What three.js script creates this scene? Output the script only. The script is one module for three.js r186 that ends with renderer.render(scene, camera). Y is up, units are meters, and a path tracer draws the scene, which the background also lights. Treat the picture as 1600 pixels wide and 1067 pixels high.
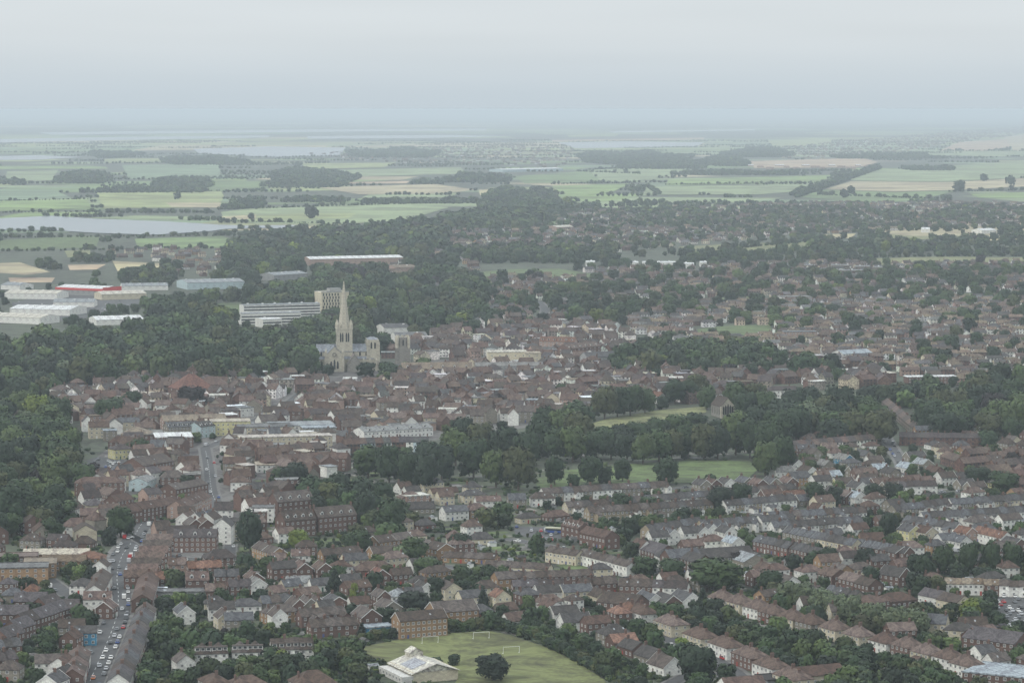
import * as THREE from 'three';
import { createNoise2D } from 'simplex-noise';

// ---------- camera, sky, sun, exposure ----------
const SKYRIM = [0.55, 0.628, 0.683], SKYLOW = [0.65, 0.7, 0.725], SKYTOP = [1.66, 1.77, 1.84];                            // radiance of the air at the horizon, just above the mist, and overhead
const EYE = 235, FOCAL = 4500, HORIZON = 170;            // eye height in metres; lens and horizon row measured on a 1600 x 1067 frame
const PITCH = Math.atan((533.5 - HORIZON) / FOCAL);
const scene = new THREE.Scene();
const camera = new THREE.PerspectiveCamera(2 * Math.atan(533.5 / FOCAL) * 180 / Math.PI, 1024 / 682, 5, 200000);
camera.position.set(0, EYE, 0);
camera.rotation.x = -PITCH;
const renderer = new THREE.WebGLRenderer({ antialias: true });
renderer.toneMapping = THREE.LinearToneMapping;
renderer.toneMappingExposure = 1.0;
renderer.shadowMap.enabled = true;
{ // hazy overcast sky, the same all round: milky grey blue low down, brighter cloud overhead
  const W = 256, H = 2048, d = new Float32Array(W * H * 4), n2 = createNoise2D(() => 0.37);
  for (let j = 0; j < H; j++) {
    const el = ((j + 0.5) / H - 0.5) * Math.PI, s = Math.max(0, Math.sin(el));
    const k = s, m = THREE.MathUtils.smoothstep(s, 0, 0.03);
    for (let i = 0; i < W; i++) {
      const az = (i / W) * Math.PI * 2, c = n2(Math.cos(az) * (1.4 + s), Math.sin(az) * (1.4 + s) + el * 3) * 0.05 * Math.min(1, s * 6) + (n2(az * 5, el * 60) * 0.014 + n2(az * 17, el * 150 + 7) * 0.008) * Math.min(1, s * 60);
      const o = (j * W + i) * 4;
      for (let q = 0; q < 3; q++) d[o + q] = SKYRIM[q] + (SKYLOW[q] - SKYRIM[q]) * m + (SKYTOP[q] - SKYLOW[q]) * k + c;
      d[o + 3] = 1;
    }
  }
  const t = new THREE.DataTexture(d, W, H, THREE.RGBAFormat, THREE.FloatType);
  t.mapping = THREE.EquirectangularReflectionMapping; t.magFilter = THREE.LinearFilter; t.needsUpdate = true;
  scene.background = t; scene.environment = t;
}
scene.fog = new THREE.FogExp2(new THREE.Color().setRGB(0.83, 0.93, 1.0), 5.6e-5);
const sun = new THREE.DirectionalLight(new THREE.Color().setRGB(1, 0.95, 0.86), 1.5);
sun.position.set(-2600, 2300, -400); sun.target.position.set(0, 0, -2200);
sun.shadow.radius = 20; sun.castShadow = true;
Object.assign(sun.shadow.camera, { left: -900, right: 900, top: 1800, bottom: -1800, near: 10, far: 6000 });
scene.add(sun, sun.target);

// ---------- helpers ----------
let seed = 20240611;
const rnd = () => { seed = (seed + 0x6d2b79f5) | 0; let t = Math.imul(seed ^ (seed >>> 15), 1 | seed); t = (t + Math.imul(t ^ (t >>> 7), 61 | t)) ^ t; return ((t ^ (t >>> 14)) >>> 0) / 4294967296; };
const rr = (a, b) => a + (b - a) * rnd(), pick = (a) => a[Math.floor(rnd() * a.length)];
const noise2 = createNoise2D(rnd);
const CP = Math.cos(PITCH), SP = Math.sin(PITCH);
// survey: where the sight line through a point of the plan sheet meets the level h
function G(px, py, h = 0) {
  const u = (px - 800) / FOCAL, v = -(py - 533.5) / FOCAL;
  const dy = v * CP - SP, dz = -v * SP - CP, t = (h - EYE) / dy;
  return { x: u * t, z: dz * t };
}
const mpp = (py) => EYE / (py - HORIZON);                  // metres per sheet unit at ground row py
function toSheet(x, z, y = 0) { const yc = (y - EYE) * CP - z * SP, zc = (y - EYE) * SP + z * CP; return [800 + FOCAL * x / -zc, 533.5 - FOCAL * yc / -zc]; }
function inside(p, poly) { let c = false; for (let i = 0, j = poly.length - 1; i < poly.length; j = i++) { const a = poly[i], b = poly[j]; if ((a[1] > p[1]) !== (b[1] > p[1]) && p[0] < (b[0] - a[0]) * (p[1] - a[1]) / (b[1] - a[1]) + a[0]) c = !c; } return c; }
const taken = new Map();
function numbered(n) { const k = taken.get(n) || 0; taken.set(n, k + 1); return k ? n + '_' + String(k).padStart(3, '0') : n; }
function tag(o, label, category, group, kind) { if (label) o.userData.label = label; if (category) o.userData.category = category; if (group) o.userData.group = group; if (kind) o.userData.kind = kind; return o; }
function mesh(name, geo, mat, parent = scene) { const m = new THREE.Mesh(geo, mat); m.name = parent === scene ? numbered(name) : name; m.castShadow = m.receiveShadow = true; parent.add(m); return m; }
function thing(name, label, category, x, y, z, turn = 0, group) { const g = new THREE.Group(); g.name = numbered(name); g.position.set(x, y, z); g.rotation.y = turn; scene.add(g); return tag(g, label, category, group); }

// quad soup with flat normals, uv in metres and optional colours
class MB {
  constructor() { this.p = []; this.n = []; this.u = []; this.c = []; this.col = null; this.m = null; }
  tri(a, b, c) { this.poly([a, b, c]); }
  quad(a, b, c, d) { this.poly([a, b, c, d]); }
  poly(v) {
    if (this.m) v = v.map((q) => { const { ca, sa, x, y, z } = this.m; return [x + q[0] * ca + q[2] * sa, y + q[1], z - q[0] * sa + q[2] * ca]; });
    const [a, b] = v, c = v[v.length - 1];
    const e = [b[0] - a[0], b[1] - a[1], b[2] - a[2]], f = [c[0] - a[0], c[1] - a[1], c[2] - a[2]];
    let n = [e[1] * f[2] - e[2] * f[1], e[2] * f[0] - e[0] * f[2], e[0] * f[1] - e[1] * f[0]];
    const l = Math.hypot(...n) || 1; n = n.map((q) => q / l);
    const le = Math.hypot(...e) || 1, ex = e.map((q) => q / le), ey = [n[1] * ex[2] - n[2] * ex[1], n[2] * ex[0] - n[0] * ex[2], n[0] * ex[1] - n[1] * ex[0]];
    const uv = v.map((q) => { const r = [q[0] - a[0], q[1] - a[1], q[2] - a[2]]; return [r[0] * ex[0] + r[1] * ex[1] + r[2] * ex[2] + (this.m ? this.m.x * 0.37 : 0), r[0] * ey[0] + r[1] * ey[1] + r[2] * ey[2] + (this.m ? this.m.z * 0.53 : 0)]; });
    for (let i = 1; i + 1 < v.length; i++) for (const k of [0, i, i + 1]) { this.p.push(...v[k]); this.n.push(...n); this.u.push(...uv[k]); if (this.col) this.c.push(...this.col); }
  }
  box(x0, y0, z0, x1, y1, z1, skip = '') {
    if (!skip.includes('t')) this.quad([x0, y1, z1], [x1, y1, z1], [x1, y1, z0], [x0, y1, z0]);
    if (!skip.includes('b')) this.quad([x0, y0, z0], [x1, y0, z0], [x1, y0, z1], [x0, y0, z1]);
    this.quad([x0, y0, z1], [x1, y0, z1], [x1, y1, z1], [x0, y1, z1]); this.quad([x1, y0, z0], [x0, y0, z0], [x0, y1, z0], [x1, y1, z0]);
    this.quad([x1, y0, z1], [x1, y0, z0], [x1, y1, z0], [x1, y1, z1]); this.quad([x0, y0, z0], [x0, y0, z1], [x0, y1, z1], [x0, y1, z0]);
    return this;
  }
  prism(pts, y0, y1, s = 1) { // upright prism over a ring of [x, z], the top ring scaled by s
    const n = pts.length, ar = pts.reduce((t, p, i) => t + p[0] * pts[(i + 1) % n][1] - pts[(i + 1) % n][0] * p[1], 0); if (ar > 0) pts = pts.slice().reverse();
    for (let i = 0; i < n; i++) { const a = pts[i], b = pts[(i + 1) % n]; if (s > 0.001) this.quad([a[0], y0, a[1]], [b[0], y0, b[1]], [b[0] * s, y1, b[1] * s], [a[0] * s, y1, a[1] * s]); else this.tri([a[0], y0, a[1]], [b[0], y0, b[1]], [0, y1, 0]); }
    if (s > 0.001) this.poly(pts.map((p) => [p[0] * s, y1, p[1] * s]));
    return this;
  }
  geo() {
    const g = new THREE.BufferGeometry();
    g.setAttribute('position', new THREE.Float32BufferAttribute(this.p, 3)); g.setAttribute('normal', new THREE.Float32BufferAttribute(this.n, 3)); g.setAttribute('uv', new THREE.Float32BufferAttribute(this.u, 2));
    if (this.c.length) g.setAttribute('color', new THREE.Float32BufferAttribute(this.c, 3));
    return g;
  }
}
const ring = (n, r, t = 0) => Array.from({ length: n }, (_, i) => [Math.cos(t + i / n * Math.PI * 2) * r, Math.sin(t + i / n * Math.PI * 2) * r]);
// tiling grey-scale noise around 1, as a colour multiplier
function grain(size, amp, octs, tileM, lines) {
  const d = new Uint8Array(size * size * 4), per = (x, y, f, o) => { const a = x / size * 2 * Math.PI, b = y / size * 2 * Math.PI, R = f / (2 * Math.PI); return noise2(Math.cos(a) * R + o, Math.sin(a) * R + Math.cos(b) * R * 1.7) * 0.6 + noise2(Math.sin(b) * R + o * 3, Math.cos(a) * R + Math.sin(b) * R) * 0.6; };
  for (let j = 0; j < size; j++) for (let i = 0; i < size; i++) {
    let v = 0; for (const [f, w] of octs) v += per(i, j, f, f * 1.37) * w;
    if (lines) v += lines(i, j);
    const q = (rnd() - 0.5) * 0.35;
    for (let c = 0; c < 3; c++) d[(j * size + i) * 4 + c] = Math.max(0, Math.min(255, 215 * (1 + amp * (v + q * (0.8 + 0.2 * c)) + (c === 1 ? amp * 0.12 * v : 0))));
    d[(j * size + i) * 4 + 3] = 255;
  }
  const t = new THREE.DataTexture(d, size, size); t.colorSpace = THREE.SRGBColorSpace; t.magFilter = THREE.LinearFilter; t.wrapS = t.wrapT = THREE.RepeatWrapping; t.repeat.set(1 / tileM, 1 / tileM); t.needsUpdate = true; return t;
}
const roofTex = grain(256, 0.3, [[3, 0.8], [9, 0.7], [30, 0.6]], 11, (i, j) => (j % 8 < 1 ? -0.5 : 0) + ((Math.floor(i / 12) * 37 + Math.floor(j / 8) * 17) % 7 - 3) * 0.11);
const wallTex = grain(256, 0.16, [[2, 0.7], [8, 0.5], [24, 0.6]], 9);
const grassTex = grain(512, 0.24, [[2, 0.9], [7, 0.8], [25, 0.6], [60, 0.5]], 110, (i, j) => ((j >> 5) & 1 ? 0.14 : -0.14));
const cropTex = grain(512, 0.2, [[2, 0.9], [5, 0.8], [17, 0.7], [40, 0.4]], 900, (i, j) => (j % 24 < 2 ? -0.5 : 0.04) + (i % 60 < 1 ? -0.3 : 0));
const roadTex = grain(256, 0.14, [[2, 0.8], [9, 0.6], [40, 0.5]], 30);
const rgb = (c) => new THREE.Color().setRGB(...c);
const K = 1 / 0.68;  // the grain maps average about 0.68 linear
const mat = (c, map, rough = 0.9, o = {}) => new THREE.MeshStandardMaterial({ color: rgb(map ? c.map((v) => v * K) : c), map: map || null, roughness: rough, ...o });
const ROOF = { s: [0.0546, 0.0524, 0.0528], b: [0.0616, 0.0475, 0.0396], r: [0.0792, 0.0493, 0.0387], o: [0.132, 0.0686, 0.0458], p: [0.051, 0.0414, 0.0405], t: [0.132, 0.1012, 0.0704], m: [0.0898, 0.0616, 0.0493], g: [0.1012, 0.1012, 0.0986], w: [.46, .46, .445], n: [.18, .19, .193], d: [0.0317, 0.0299, 0.0308], e: [.36, .335, .28], k: [0.1584, 0.081, 0.066] };
const ROOFWORD = { s: 'slate-roofed', b: 'brown-roofed', r: 'red-brown-roofed', o: 'orange-roofed', p: 'dark-purple-roofed', t: 'tan-roofed', m: 'pinkish-brown-roofed', g: 'flat-grey-roofed', w: 'flat-white-roofed', n: 'pale-grey-roofed', d: 'black-roofed', e: 'cream-roofed', k: 'salmon-roofed' };
const WALL = { w: [.6, .59, .56], c: [.46, .41, .31], k: [.118, .07, .057], y: [.26, .165, .095], g: [.22, .22, .22], f: [.2, .18, .15], a: [.25, .205, .145], u: [.05, .2, .32], l: [.36, .44, .46], x: [.3, .21, .175], q: [.46, .43, .24] };
const WALLWORD = { w: 'white-walled', c: 'cream-walled', k: 'red-brick', y: 'yellow-brick', a: 'tan-walled', g: 'grey-walled', f: 'flint-walled', u: 'bright-blue', l: 'pale-blue', x: 'pink-walled', q: 'pale-yellow' };
const roofM = {}, wallM = {};
for (const k in ROOF) roofM[k] = [0.72, 0.9, 1.12, 1.4].map((f, i) => mat(ROOF[k].map((v, c) => Math.min(.8, v * f * (1 + (c - 1) * 0.05 * (i - 1.5)))), roofTex, 0.92));
for (const k in WALL) wallM[k] = [0.86, 0.97, 1.06].map((f) => mat(WALL[k].map((v) => Math.min(.78, v * f)), wallTex));
const M = {
  vc: new THREE.MeshStandardMaterial({ vertexColors: true, roughness: 0.85 }),
  town: new THREE.MeshStandardMaterial({ vertexColors: true, roughness: 0.88, color: rgb([K, K, K]), map: roofTex }),
  brick: mat([.2, .09, .065], wallTex), pot: mat([.4, .17, .1], null), trim: mat([.68, .68, .66], null, 0.7), stone: mat([.37, .34, .275], wallTex), stoneGrey: mat([.19, .178, .16], wallTex), lead: mat([.15, .165, .185], roofTex, 0.6),
  dark: mat([.025, .028, .032], null, 0.25), door: [[.05, .12, .08], [.3, .04, .03], [.06, .08, .2], [.6, .6, .58], [.1, .06, .04]].map((c) => mat(c, null, 0.6)), asphalt: mat([.058, .058, .06], roadTex), paving: mat([.12, .115, .11], roadTex), white: mat([.7, .7, .69], null, 0.6), wood: mat([.1, .075, .055], wallTex),
  bark: mat([.085, .065, .05], null),
};

// ---------- occupancy plan ----------
const OX = -900, OZ = -5600, ON = 900, OM = 2350, occ = new Uint8Array(ON * OM);
function mark(x, z, rx, rz, a, val = 1) {
  const R = Math.hypot(rx, rz), ca = Math.cos(a), sa = Math.sin(a);
  for (let j = Math.floor((z - R - OZ) / 2); j <= (z + R - OZ) / 2; j++) for (let i = Math.floor((x - R - OX) / 2); i <= (x + R - OX) / 2; i++) {
    if (i < 0 || j < 0 || i >= ON || j >= OM) continue;
    const dx = OX + i * 2 + 1 - x, dz = OZ + j * 2 + 1 - z, lx = dx * ca - dz * sa, lz = dx * sa + dz * ca;
    if (Math.abs(lx) <= rx && Math.abs(lz) <= rz) occ[j * ON + i] |= val;
  }
}
function free(x, z, rx, rz, a = 0, val = 223) {
  const ca = Math.cos(a), sa = Math.sin(a);
  for (let s = -1; s <= 1; s += 0.5) for (let t = -1; t <= 1; t += 0.5) {
    const lx = s * rx, lz = t * rz, i = Math.floor((x + lx * ca + lz * sa - OX) / 2), j = Math.floor((z - lx * sa + lz * ca - OZ) / 2);
    if (i < 0 || j < 0 || i >= ON || j >= OM) continue;
    if (occ[j * ON + i] & val) return false;
  }
  return true;
}
function markPoly(poly, val = 1) { // poly on the sheet
  const w = poly.map((p) => { const g = G(p[0], p[1]); return [g.x, g.z]; });
  const xs = w.map((p) => p[0]), zs = w.map((p) => p[1]);
  for (let j = Math.max(0, Math.floor((Math.min(...zs) - OZ) / 2)); j <= Math.min(OM - 1, (Math.max(...zs) - OZ) / 2); j++) for (let i = Math.max(0, Math.floor((Math.min(...xs) - OX) / 2)); i <= Math.min(ON - 1, (Math.max(...xs) - OX) / 2); i++)
    if (inside([OX + i * 2 + 1, OZ + j * 2 + 1], w)) occ[j * ON + i] |= val;
}
// ---------- the land: ground, fields, water, roads ----------
const structure = (o) => tag(o, null, null, null, 'structure');
function sheet(name, poly, y, material, onSheet = true) {
  const w = onSheet ? poly.map((p) => { const g = G(p[0], p[1]); return new THREE.Vector2(g.x, g.z); }) : poly.map((p) => new THREE.Vector2(p[0], p[1]));
  if (!THREE.ShapeUtils.isClockWise(w)) w.reverse();
  const f = THREE.ShapeUtils.triangulateShape(w, []), p = [], n = [], u = [];
  for (const t of f) {
    const a = w[t[0]], b = w[t[1]], c = w[t[2]], s = (b.x - a.x) * (c.y - a.y) - (b.y - a.y) * (c.x - a.x);
    for (const k of s < 0 ? [0, 1, 2] : [0, 2, 1]) { const q = w[t[k]]; p.push(q.x, y, q.y); n.push(0, 1, 0); u.push(q.x, q.y); }
  }
  const g = new THREE.BufferGeometry(); g.setAttribute('position', new THREE.Float32BufferAttribute(p, 3)); g.setAttribute('normal', new THREE.Float32BufferAttribute(n, 3)); g.setAttribute('uv', new THREE.Float32BufferAttribute(u, 2));
  return structure(mesh(name, g, material));
}
const earth = grain(1024, 0.3, [[3, 0.7], [9, 0.8], [31, 0.8], [80, 0.8]], 260);
sheet('ground', [[-60000, 3000], [60000, 3000], [60000, -130000], [-60000, -130000]], 0, mat([.042, .05, .03], earth), false);
const FIELDC = { green: [.11, .155, .06], bright: [.145, .2, .068], pale: [.165, .2, .105], lime: [.2, .225, .095], tan: [.27, .23, .145], orange: [.29, .215, .145], olive: [.165, .17, .085], blue: [.125, .17, .1], straw: [.32, .275, .16], park: [.072, .1, .036], pitch: [.1, .11, .04], dry: [.135, .14, .062] };
const fieldM = {}; for (const k in FIELDC) fieldM[k] = mat(FIELDC[k], ['park', 'pitch', 'dry'].includes(k) ? grassTex : cropTex, 1);
const FIELDS = [];
let fy = 0.15;
const field = (c, ...pts) => { const poly = []; for (let i = 0; i < pts.length; i += 2) poly.push([pts[i], pts[i + 1]]); sheet('field', poly, fy += 0.012, fieldM[c]); FIELDS.push(poly); markPoly(poly); return poly; };
// random patchwork far out, then the fields that can be told apart
for (let i = 0; i < 170; i++) {
  const d = 5600 * Math.pow(3.6, rnd()), x = rr(-0.2, 0.2) * d, w = rr(60, 260), l = rr(150, 700), a = rr(-0.5, 0.5), ca = Math.cos(a), sa = Math.sin(a);
  if (d < 8500 && rnd() < 0.3) continue;
  const c = [[-w, -l / 2], [w, -l / 2], [w * rr(0.8, 1.1), l / 2], [-w * rr(0.8, 1.1), l / 2]].map(([p, q]) => [x + p * ca + q * sa, -d - p * sa + q * ca]);
  sheet('field', c, fy += 0.002, fieldM[pick(['green', 'pale', 'pale', 'lime', 'blue', 'blue', 'green', 'olive', 'tan', 'bright'])], false);
}
for (let i = 0; i < 150; i++) { // broad pale farmland far out
  const d = 15000 * Math.pow(4, rnd()), x = rr(-0.21, 0.21) * d, w = rr(300, 1100), l = rr(500, 2600), a = rr(-0.4, 0.4), ca = Math.cos(a), sa = Math.sin(a);
  sheet('field', [[-w, -l / 2], [w, -l / 2], [w * rr(0.7, 1.1), l / 2], [-w * rr(0.7, 1.1), l / 2]].map(([p, q]) => [x + p * ca + q * sa, -d - p * sa + q * ca]), fy += 0.002, fieldM[pick(['green', 'pale', 'lime', 'blue', 'olive', 'tan', 'pale'])], false);
}
fy = 0.9;
field('blue', -40, 296, 85, 297, 112, 310, -40, 314);
field('bright', -40, 316, 135, 312, 142, 325, 60, 329, -40, 331);
field('lime', 150, 301, 345, 299, 350, 308, 345, 316, 300, 325, 160, 326);
field('pale', 10, 268, 90, 266, 80, 282, 5, 286);
field('blue', 190, 258, 340, 256, 345, 276, 200, 280);
field('lime', 160, 249, 290, 247, 285, 252, 165, 255);
field('green', 250, 287, 420, 282, 420, 298, 250, 298);
field('tan', 258, 317, 345, 317, 342, 325, 268, 324);
field('pale', 345, 332, 400, 325, 560, 319, 690, 317, 700, 325, 640, 343, 560, 350, 400, 350, 350, 345);
field('lime', 395, 338, 470, 334, 556, 334, 545, 341, 400, 346);
field('straw', 345, 339, 400, 336, 398, 343, 350, 343);
field('tan', 500, 294, 560, 291, 680, 288, 745, 297, 690, 303, 560, 304);
field('orange', 500, 286, 640, 283, 635, 287, 505, 288);
field('lime', 470, 256, 620, 254, 600, 262, 480, 264);
field('pale', 520, 266, 720, 262, 730, 272, 560, 276);
field('straw', 748, 297, 765, 296, 766, 306, 750, 306);
field('bright', 862, 291, 985, 287, 960, 299, 905, 308, 884, 307);
field('green', 800, 276, 920, 267, 940, 284, 820, 287);
field('pale', 920, 266, 1080, 258, 1095, 269, 985, 284, 940, 284);
field('bright', 1045, 281, 1300, 274, 1282, 286, 1040, 290);
field('pale', 1010, 292, 1282, 288, 1240, 300, 1190, 304, 1005, 305);
field('pale', 1330, 276, 1375, 266, 1640, 249, 1640, 276, 1480, 284, 1330, 283);
field('tan', 1290, 296, 1330, 284, 1480, 285, 1640, 277, 1640, 290, 1500, 297, 1400, 300);
field('green', 1245, 308, 1290, 297, 1400, 301, 1500, 298, 1440, 312, 1380, 318);
field('bright', 1515, 303, 1640, 300, 1640, 311, 1530, 309);
field('orange', 1468, 236, 1500, 222, 1580, 217, 1590, 228, 1540, 236);
field('tan', 1570, 214, 1640, 206, 1640, 234, 1585, 236);
field('orange', 1166, 252, 1350, 247, 1372, 254, 1340, 262, 1180, 263);
field('orange', 860, 219, 1100, 215, 1100, 218, 865, 222);
field('lime', 885, 211, 970, 209, 960, 213, 890, 214);
field('lime', 1200, 220, 1300, 216, 1300, 226, 1210, 230);
fy = 0.12;
field('park', -40, 378, 60, 372, 155, 368, 150, 386, 60, 390, -40, 390);
field('green', 210, 373, 345, 369, 358, 372, 352, 387, 215, 390);
field('dry', 100, 392, 140, 390, 140, 400, 105, 402);
field('tan', -20, 412, 30, 410, 78, 425, 40, 430, -20, 425);
field('straw', 175, 408, 258, 412, 235, 425, 185, 428);
field('orange', 105, 414, 165, 413, 150, 421, 108, 422);
field('orange', 12, 434, 85, 434, 80, 441, 15, 442);
field('park', 310, 482, 345, 474, 376, 474, 374, 496, 318, 498);
field('dry', 1060, 386, 1130, 382, 1285, 377, 1272, 390, 1180, 397, 1070, 394);
field('straw', 1260, 367, 1338, 365, 1330, 372, 1262, 374);
field('straw', 1518, 368, 1640, 364, 1640, 378, 1545, 376);
field('dry', 1380, 366, 1502, 367, 1495, 374, 1390, 374);
field('dry', 1370, 404, 1460, 401, 1640, 403, 1640, 411, 1500, 411, 1380, 416);
field('dry', 1540, 387, 1592, 386, 1590, 391, 1545, 391);
field('park', 720, 428, 800, 421, 870, 420, 940, 430, 930, 438, 860, 432, 722, 437);
field('park', 1095, 467, 1195, 463, 1190, 473, 1100, 474);
field('park', 1090, 515, 1130, 510, 1205, 508, 1205, 528, 1135, 531, 1092, 522);
field('park', 1500, 459, 1580, 458, 1575, 466, 1500, 467);
const priory = field('dry', 926, 662, 955, 653, 1040, 640, 1104, 636, 1104, 645, 1060, 653, 1000, 666, 930, 670);
const jubilee = field('park', 836, 750, 880, 736, 980, 726, 1080, 720, 1172, 721, 1184, 735, 1170, 748, 1060, 756, 930, 762, 842, 768);
const school = field('pitch', 556, 1014, 615, 1002, 690, 991, 765, 987, 795, 993, 850, 1011, 905, 1036, 945, 1064, 955, 1085, 700, 1085, 715, 1062, 690, 1032, 610, 1042);
const SCHOOLY = fy;
field('dry', 20, 778, 60, 764, 118, 768, 112, 784, 40, 788);
field('park', 1075, 900, 1090, 900, 1090, 904, 1075, 904);
field('dry', 1055, 865, 1145, 860, 1150, 876, 1080, 880);
field('park', 868, 884, 905, 880, 935, 892, 900, 896);
const waterM = new THREE.MeshStandardMaterial({ color: rgb([.12, .14, .155]), roughness: 0.25 });
const water = (name, ...pts) => { const poly = []; for (let i = 0; i < pts.length; i += 2) poly.push([pts[i], pts[i + 1]]); sheet(name, poly, fy += 0.02, waterM); FIELDS.push(poly); markPoly(poly); return poly; };
fy = 1.5;
water('lake', -40, 344, 80, 338, 150, 343, 262, 347, 340, 352, 400, 354, 466, 355, 462, 359, 400, 357, 350, 359, 330, 362, 255, 367, 240, 368, 150, 365, 100, 362, 40, 360, -40, 360);
water('lake', 395, 353.5, 470, 352.5, 466, 356, 400, 357);
water('water_channel', 300, 233, 420, 229, 540, 231, 530, 243, 430, 246, 310, 240);
water('water_channel', 870, 223, 980, 221, 1100, 223, 1090, 229, 1000, 231, 900, 232);
water('water_channel', 60, 207, 400, 203, 760, 201, 760, 204, 420, 207, 80, 211);
water('water_channel', 480, 213, 700, 211, 800, 213, 640, 216.5, 480, 217);
water('water_channel', -80, 246, 60, 243, 130, 246, 60, 250, -80, 251);
water('water_channel', 950, 205, 1180, 202, 1180, 204, 960, 207.5);
water('water_channel', -100, 219, 200, 214, 420, 212, 420, 215, 200, 219, -100, 225);
// roads: a carriageway with a raised pavement on each side
function strip(pts, o0, o1, y) { // pts world
  const mb = new MB(), L = [], R = [];
  pts.forEach((p, i) => { const a = pts[Math.max(0, i - 1)], b = pts[Math.min(pts.length - 1, i + 1)], dx = b.x - a.x, dz = b.z - a.z, l = Math.hypot(dx, dz), nx = -dz / l, nz = dx / l; L.push([p.x + nx * o0, y, p.z + nz * o0]); R.push([p.x + nx * o1, y, p.z + nz * o1]); });
  for (let i = 0; i + 1 < pts.length; i++) {
    mb.quad(L[i], L[i + 1], R[i + 1], R[i]);
    const lo = (q) => [q[0], 0.02, q[2]];
    if (y > 0.1) { mb.quad(lo(L[i]), lo(L[i + 1]), L[i + 1], L[i]); mb.quad(R[i], R[i + 1], lo(R[i + 1]), lo(R[i])); }
  }
  return mb.geo();
}
const ROADS = [];
function road(name, pts, width, walk = 2, line = false) {
  const c = new THREE.CatmullRomCurve3(pts.map((p) => { const g = G(p[0], p[1]); return new THREE.Vector3(g.x, 0, g.z); })), n = Math.max(4, Math.round(c.getLength() / 12)), w = c.getSpacedPoints(n);
  // triangles face up whichever way the line runs
  const flip = (g) => { const p = g.attributes.position, nn = g.attributes.normal; for (let i = 0; i < p.count; i += 3) if (nn.getY(i) < -0.5) { for (let k = 0; k < 3; k++) { const a = p.array[(i + 1) * 3 + k]; p.array[(i + 1) * 3 + k] = p.array[(i + 2) * 3 + k]; p.array[(i + 2) * 3 + k] = a; } for (let k = 0; k < 3; k++) nn.setXYZ(i + k, 0, 1, 0); } return g; };
  const r = structure(mesh(name, flip(strip(w, -width / 2, width / 2, 0.05)), M.asphalt));
  if (walk) for (const s of [-1, 1]) structure(mesh('pavement', flip(strip(w, s * width / 2, s * (width / 2 + walk), 0.16)), M.paving));
  if (line) for (let i = 1; i + 1 < n; i += 1) { const a = w[i], b = w[i + 1].clone().lerp(a, 0.55); mesh('lane_marking', flip(strip([a, b], -0.09, 0.09, 0.062)), M.white, r); }
  w.forEach((p, i) => { if (i) { const q = w[i - 1], a = Math.atan2(-(p.z - q.z), p.x - q.x); mark((p.x + q.x) / 2, (p.z + q.z) / 2, p.distanceTo(q) / 2 + 1, width / 2 + walk, a, 2); } });
  ROADS.push({ w, width, name });
  return w;
}
const mainRoad = road('road', [[128, 1092], [148, 1045], [168, 1000], [182, 960], [184, 925], [182, 900], [190, 868], [203, 850], [217, 824], [236, 798]], 12, 2.6, true);
road('road', [[180, 952], [145, 945], [104, 928], [70, 905]], 9, 1.5);
const eastStreet = road('road', [[352, 812], [340, 790], [331, 770], [326, 735], [320, 700]], 7, 1.6, true);
road('road', [[320, 700], [352, 687], [392, 660], [432, 642], [470, 615]], 8, 2.5);
const semiStreet = road('road', [[905, 925], [945, 940], [985, 966], [1032, 993], [1080, 1014], [1135, 1042], [1175, 1075]], 8, 2);
road('road', [[1178, 1070], [1100, 1050], [1010, 1090]], 6, 1.5);
road('road', [[1398, 604], [1430, 626], [1450, 648], [1456, 668]], 6.5, 1.5);
road('road', [[1378, 676], [1396, 702], [1412, 732], [1400, 760]], 7, 2);
road('road', [[990, 893], [900, 866], [850, 852], [790, 842]], 7, 1.5);
road('road', [[1000, 800], [1120, 795], [1230, 812], [1300, 820], [1420, 850], [1500, 862]], 6, 1.5);
road('road', [[850, 778], [1000, 768], [1120, 758], [1230, 752]], 6, 1.2);
road('road', [[1200, 786], [1340, 781], [1480, 770], [1640, 762]], 6, 1.5);
road('road', [[640, 880], [700, 885], [770, 903], [830, 905], [900, 925]], 6, 1.5);
road('road', [[200, 835], [280, 872], [345, 874], [360, 850]], 6, 1);
road('road', [[240, 800], [290, 792], [352, 812]], 8, 2);
road('road', [[840, 470], [852, 485], [838, 500], [800, 515]], 9, 2);
for (const [x0, y0, x1, y1] of [[1000, 530, 1600, 505], [1010, 500, 1600, 482], [1180, 548, 1600, 528], [1250, 575, 1600, 560], [880, 480, 1150, 470]]) road('road', [[x0, y0], [(x0 + x1) / 2, (y0 + y1) / 2 - 2], [x1, y1]], 7, 2);
const pave = (name, m, ...pts) => { const poly = []; for (let i = 0; i < pts.length; i += 2) poly.push([pts[i], pts[i + 1]]); sheet(name, poly, 0.03 + rnd() * 0.012, m); markPoly(poly, 2); return poly; };
const carPark1 = pave('car_park', M.asphalt, 108, 728, 150, 714, 192, 716, 196, 738, 150, 746, 112, 742);
const carPark2 = pave('car_park', M.asphalt, 1556, 925, 1640, 920, 1640, 992, 1590, 990, 1555, 950);
const carPark3 = pave('car_park', M.asphalt, 800, 822, 868, 824, 884, 838, 866, 846, 806, 836);
const carPark4 = pave('car_park', M.asphalt, 18, 474, 60, 462, 180, 458, 250, 466, 120, 500, 20, 505);
const carPark5 = pave('car_park', M.paving, 268, 862, 320, 860, 318, 876, 262, 874);
const townGround = mat([.085, .079, .075], earth);
sheet('town_paving', [[90, 600], [300, 570], [640, 566], [900, 545], [960, 600], [930, 650], [800, 672], [660, 690], [560, 720], [480, 760], [420, 815], [380, 830], [150, 845], [120, 740], [180, 690], [100, 640]], 0.015, townGround);
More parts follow.
